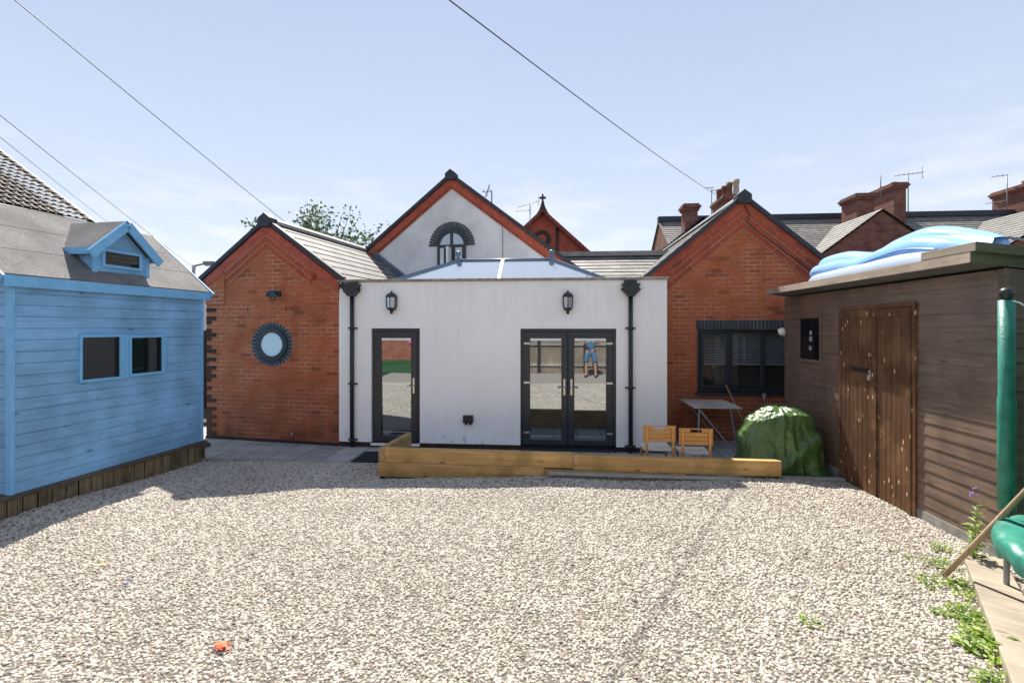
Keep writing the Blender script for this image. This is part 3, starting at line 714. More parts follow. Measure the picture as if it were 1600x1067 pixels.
rwn = obj('window', win_frame(x0 + .002, x1 - .002, z0 + .002, z1 - .002, .05, .12, .06, (x0 + .62, x0 + 1.19)), 'anthra', rb)
obj('casement', win_frame(x0 + .075, x0 + .585, z0 + .07, z1 - .07, .025, .09, .05), 'anthra', rwn)
obj('sill', MB().box(x0 - .03, x1 + .03, -.04, .05, z0 - .05, z0 + .0), 'anthra', rb)
obj('pane', MB().quad([(x0 + .05, .085, z0 + .05), (x1 - .05, .085, z0 + .05), (x1 - .05, .085, z1 - .05), (x0 + .05, .085, z1 - .05)]), 'glass_thru', rwn)
bl = MB()
for k in range(13):
    z = z1 - .10 - k * .042; bl.box(x0 + .16, x0 + .54, .16, .185, z, z + .026).box(x0 + .67, x1 - .08, .16, .185, z, z + .026)
bl.box(x0 + .12, x0 + .16, .15, .18, z1 - .62, z1 - .08).box(x0 + .54, x0 + .58, .15, .18, z1 - .62, z1 - .08).box(x0 + .88, x0 + .92, .15, .18, z1 - .62, z1 - .08).box(x0 + .12, x1 - .08, .15, .18, z1 - .66, z1 - .62)
obj('shutter', bl, 'blind', rwn)
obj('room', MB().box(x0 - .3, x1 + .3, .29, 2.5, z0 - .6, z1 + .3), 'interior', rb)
obj('cable', MB().tube([(.02, -.06, AP3 - .12), (.10, -.07, AP3 - .30), (.05, -.07, AP3 - .42), (.18, -.06, AP3 - .55), (1.3, -.06, AP3 - 1.42)], .008, 5), 'black', rb)

# --- connecting slate roof behind ----------------------------------------
cb = thing('slate_roofed_house', 'low slate roofed block between the white gable and the right brick gable', 'house', (1.9, 12.6, 0))
obj('wall', MB().box(-.0, 3.9, 10.35, 15, -.1, 2.7), 'brick_old_x', cb, world=True)
obj('roof', courses((-.4, 10.2, 2.65), (4.4, 10.2, 2.65), (-.4, 12.6, 3.90), (4.4, 12.6, 3.90), 12, .014), 'slate', cb, world=True)
obj('roof', courses((-.4, 15.0, 2.65), (4.4, 15.0, 2.65), (-.4, 12.6, 3.90), (4.4, 12.6, 3.90), 12, .014), 'slate', cb, world=True)
obj('ridge', MB().box(-.4, 4.4, 12.5, 12.7, 3.90, 4.02), 'ridge_grey', cb, world=True)

# --- white extension ------------------------------------------------------
ext = thing('white_extension', 'flat roofed white rendered extension with French doors and a glass roof lantern', 'house', (-.9, 8.12, 0))
EX0, EX1, EY = -3.72, 1.855, 8.12
D1 = (-3.144, -2.285, .06, 2.05); D2 = (-.558, 1.035, .03, 2.045)
obj('front_wall', wall_open(EX0, EX1, .085, 2.85, EY, .3, [(D1[0], D1[1], .085, D1[3]), (D2[0], D2[1], .085, D2[3])]), 'render', ext, world=True)
for xx in (EX0 + .004, EX1 - .3): obj('side_wall', MB().box(xx, xx + .296, EY + .3, 10.6, -.1, 2.85), 'render', ext, world=True)
obj('flat_roof', MB().box(EX0 + .3, EX1 - .3, EY + .3, 10.9, 2.66, 2.74), 'felt_dark', ext, world=True)
for a, b in ((EX0 + .01, D1[0]), (D1[1], D2[0]), (D2[1], EX1 - .01)): obj('plinth', MB().box(a, b, EY + .02, EY + .29, -.1, .083), 'brick_quoin', ext, world=True)
cp = MB(); x = EX0 + .02; xs = [EX0 - .02, -3.0, -2.1, -1.25, -.38, .5, 1.35, EX1 + .03]
for a, b in zip(xs[:-1], xs[1:]): cp.box(a + .003, b - .003, EY - .035, EY + .33, 2.852, 2.895)
obj('coping', cp, 'coping', ext, world=True, bevel=.004)

def door_leaf(x0, x1, z0, z1, y, handle_side, parent, hinges=()):
    d = obj('door', win_frame(x0, x1, z0, z1, y, y + .06, .105), 'anthra', parent, world=True, bevel=.004)
    a, b, c, e = x0 + .10, x1 - .10, z0 + .10, z1 - .10
    pn = MB().quad([(a, y + .046, c), (b, y + .046, c), (b, y + .014, e), (a, y + .014, e)]); obj('pane', pn, 'glass_door', d, world=True)
    obj('blind_rail', MB().box(a + .01, b - .01, y + .004, y + .014, e - .045, e - .008), 'white', d, world=True)
    obj('glazing_bead', MB().box(a + .01, b - .01, y + .03, y + .042, c + .055, c + .067), 'grey', d, world=True)
    hx = x1 - .055 if handle_side > 0 else x0 + .055
    obj('handle', MB().box(hx - .016, hx + .016, y - .012, y + .001, .93, 1.20).tube([(hx, y - .01, 1.06), (hx, y - .05, 1.06), (hx - handle_side * .11, y - .05, 1.055)], .009, 8), 'steel', d, world=True)
    for hz in hinges:
        q = x0 + .0 if handle_side > 0 else x1 - .0
        obj('hinge', MB().box(q - .0 if handle_side > 0 else q - .10, q + .10 if handle_side > 0 else q, y - .014, y + .001, hz, hz + .032), 'steel', d, world=True)
    return d
fr = obj('door_frame', win_frame(D1[0] + .004, D1[1] - .004, D1[2], D1[3] - .004, EY + .05, EY + .12, .055), 'anthra', ext, world=True)
door_leaf(D1[0] + .062, D1[1] - .062, D1[2] + .03, D1[3] - .062, EY + .035, 1, ext)
obj('threshold', MB().box(D1[0], D1[1], EY - .03, EY + .1, .035, .075), 'white', ext, world=True)
fr = obj('door_frame', win_frame(D2[0] + .004, D2[1] - .004, D2[2], D2[3] - .004, EY + .05, EY + .12, .05), 'anthra', ext, world=True)
xm = (D2[0] + D2[1]) / 2
door_leaf(D2[0] + .057, xm - .004, D2[2] + .04, D2[3] - .058, EY + .035, 1, ext, (.28, 1.12, 1.78))
door_leaf(xm + .004, D2[1] - .057, D2[2] + .04, D2[3] - .058, EY + .035, -1, ext, (.28, 1.12, 1.78))
obj('threshold', MB().box(D2[0], D2[1], EY - .03, EY + .1, .0, .045), 'anthra', ext, world=True)
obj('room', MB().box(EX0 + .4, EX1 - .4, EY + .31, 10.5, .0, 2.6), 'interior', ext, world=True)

# glass roof lantern on the flat roof
by, ty, rz_, bz = 8.78, 9.43, 3.385, 2.92
A, B, C_, D_ = (-3.05, by, bz), (.98, by, bz), (.98, 10.08, bz), (-3.05, 10.08, bz)
P, Q = (-1.88, ty, rz_), (-.04, ty, rz_)
ln = obj('roof_lantern', MB().tube([P, Q], .035, 8).beam(A, P, .07, .06).beam(B, Q, .07, .06).beam(D_, P, .07, .06).beam(C_, Q, .07, .06)
     .box(A[0] - .04, B[0] + .04, by - .06, by + .03, 2.72, bz + .01).box(A[0] - .06, A[0] + .03, by + .03, 10.05, 2.72, bz + .01).box(B[0] - .03, B[0] + .06, by + .03, 10.05, 2.72, bz + .01).box(A[0], B[0], 10.05, 10.13, 2.72, bz + .01), 'alu', ext, world=True)
obj('glass', MB().quad([A, B, Q, P]).quad([B, C_, Q]).quad([C_, D_, P, Q]).quad([D_, A, P]), 'glass_roof', ln, world=True)
t_ = .5
obj('glazing_bar', MB().beam((-1.0, by, bz + .02), (-.99, ty, rz_ + .01), .05, .04), 'white', ln, world=True)
for p in (P, Q):
    obj('finial', MB().lathe([(.055, -.06), (.06, .03), (.03, .05), (.028, .085), (.045, .10), (.058, .13), (.055, .16), (.035, .185), (.0, .195)], p, 16), 'alu', ln, world=True)

def downpipe(x, zt, zs):
    r = obj('downpipe', MB().tube([(x, EY - .055, zt), (x, EY - .055, .02)], .036, 12), 'black', ext, world=True)
    hp = MB().prism([(x - .135, zt + .13), (x + .135, zt + .13), (x + .125, zt + .105), (x + .115, zt + .02), (x + .05, zt - .06), (x - .05, zt - .06), (x - .115, zt + .02), (x - .125, zt + .105)], EY - .14, EY - .002)
    hp.prism([(x - .145, zt + .125), (x + .145, zt + .125), (x + .145, zt + .15), (x - .145, zt + .15)], EY - .15, EY - .001)
    hp.box(x - .125, x + .125, EY - .145, EY - .003, zt + .008, zt + .028)
    for q in (-.14, .14): hp.lathe([(0, -.02), (.02, -.012), (.024, 0), (.02, .012), (0, .02)], (x + q, EY - .07, zt + .06), 10)
    obj('hopper', hp, 'black', r, world=True)
    obj('outlet', MB().box(x - .10, x + .10, EY - .05, EY - .002, zt + .151, 2.84), 'black', r, world=True)
    for z in zs:
        obj('bracket', MB().box(x - .085, x + .085, EY - .03, EY - .001, z, z + .022).tube([(x, EY - .055, z - .012), (x, EY - .055, z + .034)], .043, 12), 'black', r, world=True)
downpipe(-3.464, 2.66, (.12, 1.08, 2.04))
downpipe(1.26, 2.63, (.10, 1.06, 2.04))

def lantern(x, z, lab):
    t = thing('wall_lantern', lab, 'wall lamp', (x, EY - .0, z), 0, 'wall lanterns on the white extension')
    y = -.075
    obj('cap', MB().lathe([(.098, -.005), (.102, .01), (.075, .05), (.03, .075), (.018, .085), (.014, .105), (0, .112)], (0, y, .08), 6, False, R(30)), 'black', t)
    obj('base', MB().lathe([(.0, -.11), (.02, -.10), (.03, -.075), (.02, -.06), (.07, -.03), (.082, -.02), (.082, .0)], (0, y, -.10), 6, False, R(30)), 'black', t)
    f = MB()
    for k in range(6):
        a = R(30 + 60 * k); f.tube([(.082 * math.cos(a), y + .082 * math.sin(a), -.10), (.092 * math.cos(a), y + .092 * math.sin(a), .08)], .008, 5)
    f.box(-.05, .05, -.02, -.001, -.14, .10)
    obj('frame', f, 'black', t)
    obj('glass', MB().lathe([(.072, -.10), (.082, .08)], (0, y, 0), 6, False, R(30)), 'glass_lamp', t)
    return t
lantern(-2.758, 2.50, 'black lantern on the white wall above the single glazed door')
lantern(.234, 2.49, 'black lantern on the white wall above the French doors')
vb = thing('socket_box', 'small black outdoor socket box low on the white wall between the doors', 'socket box', (-1.442, EY, .42))
obj('box', MB().box(-.085, .085, -.07, -.001, .03, .16), 'black', vb, bevel=.012)
obj('cable_gland', MB().tube([(-.04, -.035, .035), (-.04, -.035, .0)], .018, 8).tube([(.04, -.035, .035), (.04, -.035, .0)], .018, 8), 'black', vb)

# ------------------------------------------------------------------ blue playhouse (local y runs away from the camera, local x outwards)
ph = thing('playhouse', 'sky blue boarded playhouse with a dormer and grey felt roof', 'playhouse', (-5.728, 4.635, 0), -5)
LY = 2.52; ez, rz0, rx0 = 2.58, 3.50, -1.03; KW = (rz0 - ez) / 1.09
obj('side_wall', boards((0, .03), (0, LY - .03), .285, 2.56, .125, (1, 0), .011, 1), 'blue_y', ph)
bx = MB().box(-2.05, -.004, .02, LY - .02, .285, 2.5); bx.prism([(-2.05, 2.5), (-.004, 2.5), (rx0, rz0 - .06)], .02, LY - .02)
obj('body', bx, 'blue_x', ph)
obj('front_wall', boards((-2.03, .018), (-.03, .018), .285, 2.56, .125, (0, -1), .012, 1), 'blue_x', ph)
obj('corner_post', MB().box(-.045, .024, -.012, .032, .285, 2.56), 'blue_trim', ph, bevel=.004)
obj('corner_post', MB().box(-.045, .024, LY - .032, LY + .012, .285, 2.56), 'blue_trim', ph, bevel=.004)
for k, xe in enumerate((.06, -2.12)):
    rm = MB(); n_ = Vector((KW if k == 0 else -KW, 0, 1)).normalized() * .02
    zz = ez + .03; a0 = Vector((xe, -.12, zz)); a1 = Vector((xe, LY + .10, zz)); b0 = Vector((rx0, -.12, rz0 + .03)); b1 = Vector((rx0, LY + .10, rz0 + .03))
    # three overlapping felt sheets
    for i in range(3):
        s0, s1 = i / 3, (i + 1) / 3 + (.01 if i < 2 else 0)
        o_ = Vector((0, 0, .004 * i))
        rm.quad([a0.lerp(b0, s0) + n_ + o_, a1.lerp(b1, s0) + n_ + o_, a1.lerp(b1, s1) + n_ + o_, a0.lerp(b0, s1) + n_ + o_])
        rm.quad([a0.lerp(b0, s0) + n_ + o_, a1.lerp(b1, s0) + n_ + o_, a1.lerp(b1, s0), a0.lerp(b0, s0)])
    rm.quad([a0, a1, b1, b0]); rm.quad([a1 + n_, b1 + n_, b1, a1]); rm.quad([a0 + n_, b0 + n_, b0, a0])
    obj('roof', rm, 'felt', ph)
obj('fascia', MB().box(.05, .072, -.10, LY + .09, 2.49, 2.612), 'blue_trim', ph, bevel=.004)
for yy in (-.145, LY + .101):
    bb = MB()
    for xe in (.075, -2.13): bb.beam((rx0, yy + .011, rz0 - .02), (xe, yy + .011, rz0 - .02 - KW * abs(xe - rx0)), .022, .14, (0, 0, 1))
    obj('bargeboard', bb, 'blue_trim', ph)
# windows on the long side
for (y0, y1, z0, z1) in ((.675, 1.22, 1.395, 1.975), (1.298, 1.836, 1.41, 1.96)):
    w = obj('window', MB().box(.002, .042, y0, y1, z1 - .035, z1).box(.002, .042, y0, y1, z0, z0 + .035).box(.002, .042, y0, y0 + .03, z0 + .035, z1 - .035).box(.002, .042, y1 - .05, y1, z0 + .035, z1 - .035), 'blue_trim', ph, bevel=.004)
    obj('pane', MB().quad([(.020, y0 + .02, z0 + .02), (.020, y1 - .03, z0 + .02), (.020, y1 - .03, z1 - .02), (.020, y0 + .02, z1 - .02)]), 'glass_dark', w)
obj('cover_strip', MB().box(.002, .026, 1.222, 1.296, 1.40, 1.97), 'blue_trim', ph)
# dormer facing local +x
dx, dy0, dy1, dym, dze, dzr = -.1, .935, 1.69, 1.31, 3.02, 3.37
dm = MB()
dm.quad([(dx, dy0, 2.77), (dx, dy1, 2.77), (dx, dy1, dze), (dx, dym, dzr), (dx, dy0, dze)])
for yy in (dy0, dy1): dm.quad([(dx, yy, 2.77), (dx, yy, dze), (-.72, yy, dze + .17), (-.75, yy, dze + .1)])
dr = obj('dormer', dm, 'blue_y', ph)
obj('front_boards', boards((dx + .002, dy0), (dx + .002, dy1), 2.775, 3.03, .085, (1, 0), .008, 1), 'blue_y', dr)
rf = MB()
for s_, ye in ((-1, dym - .46), (1, dym + .46)):
    ye_z = dzr + .10 - .92 * .46
    a = Vector((dx + .09, dym, dzr + .10)); b = Vector((dx + .09, ye, ye_z)); c = Vector((-.95, ye, ye_z)); d = Vector((-.95, dym, dzr + .10))
    rf.quad([a, b, c, d]); dn = Vector((0, 0, -.03)); rf.quad([a + dn, b + dn, c + dn, d + dn]); rf.quad([b, c, c + dn, b + dn])
obj('dormer_roof', rf, 'felt', dr)
bb = MB()
for ye in (dym - .485, dym + .485): bb.beam((dx + .10, dym, dzr + .04), (dx + .10, ye, dzr + .04 - .92 * .485), .03, .11, (0, 0, 1))
obj('bargeboard', bb, 'blue_trim', dr)
obj('eave_board', MB().box(-.62, dx + .085, dym - .475, dym - .45, dzr - .40, dzr - .315).box(-.62, dx + .085, dym + .45, dym + .475, dzr - .40, dzr - .315), 'blue_trim', dr)
obj('corner_post', MB().box(dx - .01, dx + .014, dy0 - .012, dy0 + .05, 2.755, 3.03).box(dx - .01, dx + .014, dy1 - .05, dy1 + .012, 2.755, 3.03), 'blue_trim', dr)
dw = obj('window', MB().box(dx + .002, dx + .03, 1.03, 1.58, 3.035, 3.07).box(dx + .002, dx + .03, 1.03, 1.58, 2.835, 2.87).box(dx + .002, dx + .03, 1.03, 1.07, 2.87, 3.035).box(dx + .002, dx + .03, 1.54, 1.58, 2.87, 3.035), 'blue_trim', dr)
obj('pane', MB().quad([(dx + .016, 1.05, 2.855), (dx + .016, 1.56, 2.855), (dx + .016, 1.56, 3.05), (dx + .016, 1.05, 3.05)]), 'glass_dark', dw)
# decking base it stands on
db = thing('timber_plinth', 'weathered ribbed timber plinth under the blue playhouse', 'plinth', (-5.728, 4.635, 0), -5)
random.seed(11)
pb = MB(); y = -1.6
while y < LY + .03:
    y2 = min(y + .138, LY + .04)
    o_ = random.uniform(-.004, .004)
    for k in range(9):  # ribs
        ya, yb = y + .004 + (y2 - y - .008) * k / 9, y + .004 + (y2 - y - .008) * (k + .68) / 9
        pb.box(.0, .028 + o_, ya, yb, -.2, .245)
    pb.box(-.0, .022 + o_, y + .004, y2 - .004, -.2, .244)
    y += .142
obj('skirt', pb, 'plinth', db)
obj('cap', MB().box(-.12, .05, -1.6, LY + .06, .245, .282).box(.0, .075, LY - .05, LY + .10, .17, .244), 'plinth_cap', db, bevel=.006)
obj('deck', MB().box(-2.1, -.121, -1.6, LY + .02, -.1, .28), 'plinth_cap', db)

# ------------------------------------------------------------------ brown shed
sh = thing('garden_shed', 'brown lap boarded shed with a double plank door on the right', 'shed', (3.77, 6.4, 0))
SX = 3.77; SY0, SY1 = 4.40, 8.22; DY0, DY1 = 5.36, 6.70
pitch = .121
for (a, b, z0, z1) in ((SY0, DY0, .19, 2.55), (DY1, SY1, .19, 2.55), (DY0, DY1, 2.29, 2.55)):
    n_ = round((z1 - z0) / pitch)
    obj('side_wall', boards((SX, a), (SX, b), z1 - n_ * pitch, z1, pitch, (-1, 0), .0085), 'shed_y', sh, world=True)
obj('body', MB().box(SX + .003, SX + 2.3, SY0 + .02, SY1, .19, 2.26), 'shed_x', sh, world=True)
obj('end_wall', boards((SX, SY0), (SX + 2.3, SY0), .19, 2.25, pitch, (0, -1), .012).quad([(SX, SY0 - .001, 2.25), (SX + 2.3, SY0 - .001, 2.25), (SX, SY0 - .001, 2.56)]), 'shed_x', sh, world=True)
obj('concrete_base', MB().box(SX - .012, SX + 2.4, SY0 - .02, SY1 + .02, -.2, .188), 'concrete', sh, world=True)
obj('corner_trim', MB().box(SX - .02, SX + .03, SY0 - .02, SY0 + .03, .19, 2.55), 'shed_x', sh, world=True)
obj('corner_trim', MB().box(SX - .016, SX + .03, SY1 - .03, SY1 + .014, .19, 2.55), 'shed_y', sh, world=True)
# mono pitch roof falling away to the right
rk = -.134
rfm = MB(); xa, xb = SX - .24, SX + 2.5
rfm.quad([(xa, 4.42, 2.69), (xa, 8.33, 2.69), (xb, 8.33, 2.69 + rk * (xb - xa)), (xb, 4.42, 2.69 + rk * (xb - xa))])
rfm.quad([(xa, 4.42, 2.612), (xa, 8.33, 2.612), (xb, 8.33, 2.612 + rk * (xb - xa)), (xb, 4.42, 2.612 + rk * (xb - xa))])
obj('roof', rfm, 'felt_dark', sh, world=True)
obj('fascia', MB().box(xa - .012, xa + .01, 4.415, 8.345, 2.608, 2.698), 'shed_trim', sh, world=True, bevel=.003)
obj('fascia', MB().box(xa - .014, xa + .02, 4.36, 4.965, 2.7, 2.775), 'timber_grey', sh, world=True, bevel=.004)
ef = MB(); ef.quad([(xa - .01, 4.405, 2.608), (xb, 4.405, 2.608 + rk * (xb - xa)), (xb, 4.405, 2.698 + rk * (xb - xa)), (xa - .01, 4.405, 2.698)])
ef.quad([(xa - .01, 4.405, 2.608), (xb, 4.405, 2.608 + rk * (xb - xa)), (xb, 4.43, 2.608 + rk * (xb - xa)), (xa - .01, 4.43, 2.608)])
ef.quad([(xa - .01, 4.35, 2.70), (xb, 4.35, 2.70 + rk * (xb - xa)), (xb, 4.35, 2.775 + rk * (xb - xa)), (xa - .01, 4.35, 2.775)])
ef.quad([(xa - .01, 4.35, 2.70), (xb, 4.35, 2.70 + rk * (xb - xa)), (xb, 4.42, 2.70 + rk * (xb - xa)), (xa - .01, 4.42, 2.70)])
ef.quad([(xa - .01, 4.35, 2.775), (xb, 4.35, 2.775 + rk * (xb - xa)), (xb, 4.42, 2.775 + rk * (xb - xa)), (xa - .01, 4.42, 2.775)])
obj('end_fascia', ef, 'shed_trim_end', sh, world=True)
# double door
def leaf(y0, y1, nb):
    mb = MB(); w = (y1 - y0) / nb; random.seed(int(y0 * 100))
    for k in range(nb):
        a = y0 + k * w; o_ = random.uniform(0, .004)
        mb.box(SX - .024 - o_, SX + .0, a + .004, a + w - .004, .07, 2.275)
    d = obj('door', mb, 'shed_door', sh, world=True, bevel=.003)
    obj('gap_shade_backing', MB().box(SX - .006, SX + .002, y0 + .002, y1 - .002, .08, 2.27), 'fence_dark', d, world=True)  # dark sheet added to put shade into the plank gaps
    obj('top_rail', MB().box(SX - .036, SX - .029, y0 + .003, y1 - .003, 2.18, 2.272), 'shed_door', d, world=True)
    return d
dl = leaf(6.05, DY1 - .04, 7); d2_ = leaf(DY0 + .05, 6.045, 8)
obj('stile', MB().box(SX - .038, SX - .029, 5.415, 5.49, .08, 2.178).box(SX - .038, SX - .029, 5.96, 6.04, .08, 2.178), 'shed_door', d2_, world=True)
obj('door_frame', MB().box(SX - .03, SX + .02, DY0, DY0 + .048, .06, 2.33).box(SX - .03, SX + .02, DY1 - .038, DY1 + .01, .06, 2.33).box(SX - .03, SX + .02, DY0 + .048, DY1 - .038, 2.28, 2.33), 'shed_door', sh, world=True)
obj('hasp', MB().box(SX - .045, SX - .03, 6.10, 6.42, 1.525, 1.565), 'black', dl, world=True)
obj('padlock', MB().box(SX - .065, SX - .04, 6.025, 6.075, 1.44, 1.495).tube([(SX - .052, 6.035, 1.495), (SX - .052, 6.035, 1.54), (SX - .052, 6.05, 1.56), (SX - .052, 6.065, 1.54), (SX - .052, 6.065, 1.52)], .006, 6), 'steel', d2_, world=True)
sw = obj('window', MB().box(SX - .02, SX + .02, 7.15, 7.79, 2.20, 2.255).box(SX - .03, SX + .02, 7.15, 7.79, 1.55, 1.595).box(SX - .02, SX + .02, 7.15, 7.20, 1.595, 2.20).box(SX - .02, SX + .02, 7.74, 7.79, 1.595, 2.20), 'shed_y', sh, world=True)
obj('pane', MB().quad([(SX - .009, 7.19, 1.58), (SX - .009, 7.75, 1.58), (SX - .009, 7.75, 2.21), (SX - .009, 7.19, 2.21)]), 'glass_dark', sw, world=True)
stk = MB()
for k in range(16):
    a, b = R(k * 22.5), R((k + 1) * 22.5)
    stk.quad([(SX - .0115, 7.44, 1.985), (SX - .0115, 7.44 + .038 * math.cos(a), 1.985 + .038 * math.sin(a)), (SX - .0115, 7.44 + .038 * math.cos(b), 1.985 + .038 * math.sin(b))])
stk.quad([(SX - .0115, 7.40, 1.86), (SX - .0115, 7.48, 1.86), (SX - .0115, 7.48, 1.93), (SX - .0115, 7.40, 1.93)]).quad([(SX - .0115, 7.41, 1.73), (SX - .0115, 7.49, 1.73), (SX - .0115, 7.49, 1.79), (SX - .0115, 7.41, 1.79)])
obj('sticker', stk, 'stick_white', sw, world=True)

# security light on the far corner of the shed
cl = thing('security_light', 'round white security light on the far corner of the brown shed', 'security light', (3.78, 8.26, 2.0))
obj('arm', MB().box(-.02, .03, -.02, .04, -.09, .03), 'white', cl, bevel=.006)
hd = MB().lathe([(.0, -.05), (.05, -.045), (.062, .0), (.055, .05), (.0, .06)], (0, 0, 0), 16)
hm = hd.mesh('head'); hm.transform(Matrix.Translation((-.075, -.03, -.005)) @ Matrix.Rotation(R(70), 4, 'Y') @ Matrix.Rotation(R(20), 4, 'X'))
obj('head', hm, 'white', cl)

# inflatable pool float lying on the shed roof
def rz_roof(x): return 2.695 + rk * (x - xa)
def tubepath(pts, rs, n=20):
    mb = MB(); pp = []; rr = []
    P_ = [Vector(p) for p in pts]
    for i in range(len(P_) - 1):
        a = P_[max(i - 1, 0)]; b = P_[i]; c = P_[i + 1]; d = P_[min(i + 2, len(P_) - 1)]
        for k in range(6):
            t = k / 6; t2, t3 = t * t, t * t * t
            pp.append(.5 * ((2 * b) + (c - a) * t + (2 * a - 5 * b + 4 * c - d) * t2 + (3 * b - a - 3 * c + d) * t3)); rr.append(rs[i] + (rs[i + 1] - rs[i]) * t)
    pp.append(P_[-1]); rr.append(rs[-1]); mb.tube(pp, rr, n); return mb
inf = thing('pool_inflatable', 'glossy pale blue inflatable lying on the shed roof', 'inflatable', (4.2, 6.3, 2.7))
# lower white belly, then two blue tubes stepped up and back
obj('belly', tubepath([(4.05, 7.96, 2.72), (4.05, 7.80, 2.75), (4.06, 7.2, 2.75), (4.08, 6.6, 2.76), (4.10, 6.0, 2.77), (4.12, 5.5, 2.74), (4.14, 5.1, 2.70)], [.05, .13, .15, .15, .16, .15, .06]), 'infl_white', inf, world=True)
obj('tube', tubepath([(4.12, 8.04, 2.84), (4.12, 7.90, 2.90), (4.13, 7.4, 2.90), (4.14, 6.9, 2.87), (4.16, 6.4, 2.92), (4.18, 5.95, 2.95), (4.20, 5.5, 2.88), (4.22, 5.1, 2.80)], [.05, .13, .14, .125, .15, .16, .14, .05]), 'infl', inf, world=True)
obj('tube', tubepath([(4.32, 8.20, 2.96), (4.32, 8.02, 3.02), (4.33, 7.5, 3.02), (4.34, 6.9, 2.95), (4.34, 6.4, 3.02), (4.34, 5.98, 3.06), (4.34, 5.6, 3.00), (4.36, 5.2, 2.90), (4.36, 5.06, 2.86)], [.05, .15, .16, .13, .16, .16, .14, .09, .03]), 'infl', inf, world=True)
M['seam'] = plain('blue vinyl seam', (.10, .26, .62), .3, .5, .05, 5)
for sx_, sz_, pts in ((-.128, .01, [(4.12, 7.86, 2.90), (4.13, 7.4, 2.90), (4.14, 6.9, 2.87), (4.14, 6.4, 2.92), (4.155, 5.95, 2.95), (4.19, 5.5, 2.88)]), (-.148, .0, [(4.32, 7.95, 3.02), (4.32, 7.5, 3.02), (4.35, 6.9, 2.95), (4.33, 6.4, 3.02), (4.33, 5.98, 3.06), (4.35, 5.6, 3.0)])):
    obj('seam', tubepath([(a + sx_, b, c + sz_) for a, b, c in pts], [.008] * 6, 6), 'seam', inf, world=True)
ns = MB()
def pt(i, j):
    u, v = i / 24, j / 6; y = 6.05 - 1.02 * u; x = 4.22 + .36 * v
    return (x, y, 3.165 - .24 * u + .05 * v - .10 * v * v + .012 * abs(math.sin(u * 40)) * (v > .8))
for i in range(24):
    for j in range(6): ns.quad([pt(i, j), pt(i + 1, j), pt(i + 1, j + 1), pt(i, j + 1)], smooth=True)
    a, b = pt(i, 0), pt(i + 1, 0); ns.quad([a, b, (b[0] - .03, b[1], b[2] - .12), (a[0] - .03, a[1], a[2] - .12)], smooth=True)
obj('seat_panel', ns, 'infl_pale', inf, world=True)
for q in (0.35, .72): obj('valve', MB().lathe([(.03, 0), (.03, .02), (.012, .03), (.012, .045), (0, .046)], (4.36, 6.05 - 1.02 * q, 3.17 - .24 * q), 10), 'infl', inf, world=True)

# ------------------------------------------------------------------ sleepers, mat, plank
def timber(name, lab, a, b, w, h, zc, mat, cat='sleeper', grp=None, bev=.008):
    a = Vector((a[0], a[1], zc)); b = Vector((b[0], b[1], zc)); d = b - a; c = (a + b) / 2; ang = math.degrees(math.atan2(d.y, d.x)); ln = d.length
    t = MB().box(-ln / 2, ln / 2, -w / 2, w / 2, -h / 2, h / 2)
    o = obj(name, t, mat, None, bevel=bev, label=lab, cat=cat, group=grp); o.location = c; o.rotation_euler = (0, 0, R(ang)); return o
G = 'timber sleepers edging the patio'
F0, F1 = Vector((-2.475, 6.69)), Vector((2.93, 6.53)); fd = (F1 - F0).normalized()
def fp(s): return F0 + fd * s
timber('timber_sleeper', 'long upper yellow sleeper at the left, between the corner and the French doors', fp(.105), fp(2.74), .1, .2, .262, 'sleeper', grp=G)
timber('timber_sleeper', 'upper yellow sleeper at the right, behind which the small chairs stand', fp(2.745), fp(5.40), .1, .2, .242, 'sleeper', grp=G)
timber('timber_sleeper', 'lower sleeper half buried in gravel at the left corner', fp(0.0), fp(2.35), .1, .2, .06, 'sleeper', grp=G)
timber('timber_sleeper', 'sunken lower sleeper under the French doors, only its top edge above the gravel', fp(2.355), fp(4.2), .1, .2, .04, 'sleeper', grp=G)
cs = MB().box(-.05, .05, 0, 1.0, -.1, .1)
o = obj('timber_sleeper', cs, 'sleeper_y', None, bevel=.008, label='short return sleeper running from the corner back to the glazed door', cat='sleeper', group=G)
o.location = (-2.422, 6.645, .262); o.rotation_euler = (0, 0, R(-5))
obj('timber_plank', MB().box(-1.25, 1.25, -.04, .04, -.015, .015), 'plank', bevel=.003, label='thin grey plank lying on the gravel along the sleepers', cat='plank')
o = bpy.data.objects['timber_plank']; o.location = (1.18, 6.46, .115); o.rotation_euler = (0, 0, R(-1.2))
timber('timber_board', 'narrow grey board lying in front of the green tarpaulin', (2.95, 6.56), (3.72, 6.56), .1, .06, .095, 'plank', 'board')
t = MB().box(-.30, .30, -.3, .3, .004, .018); o = obj('doormat', t, 'mat', bevel=.004, label='black rubber doormat on the paving beside the sleeper corner', cat='doormat'); o.location = (-2.80, 7.46, 0)
timber('timber_sleeper', 'broad pale weathered sleeper lying flat under the trampoline edge', (3.62, 4.42), (2.33, 2.36), .26, .13, .07, 'timber_grey')
bpy.data.objects[-1] if False else None

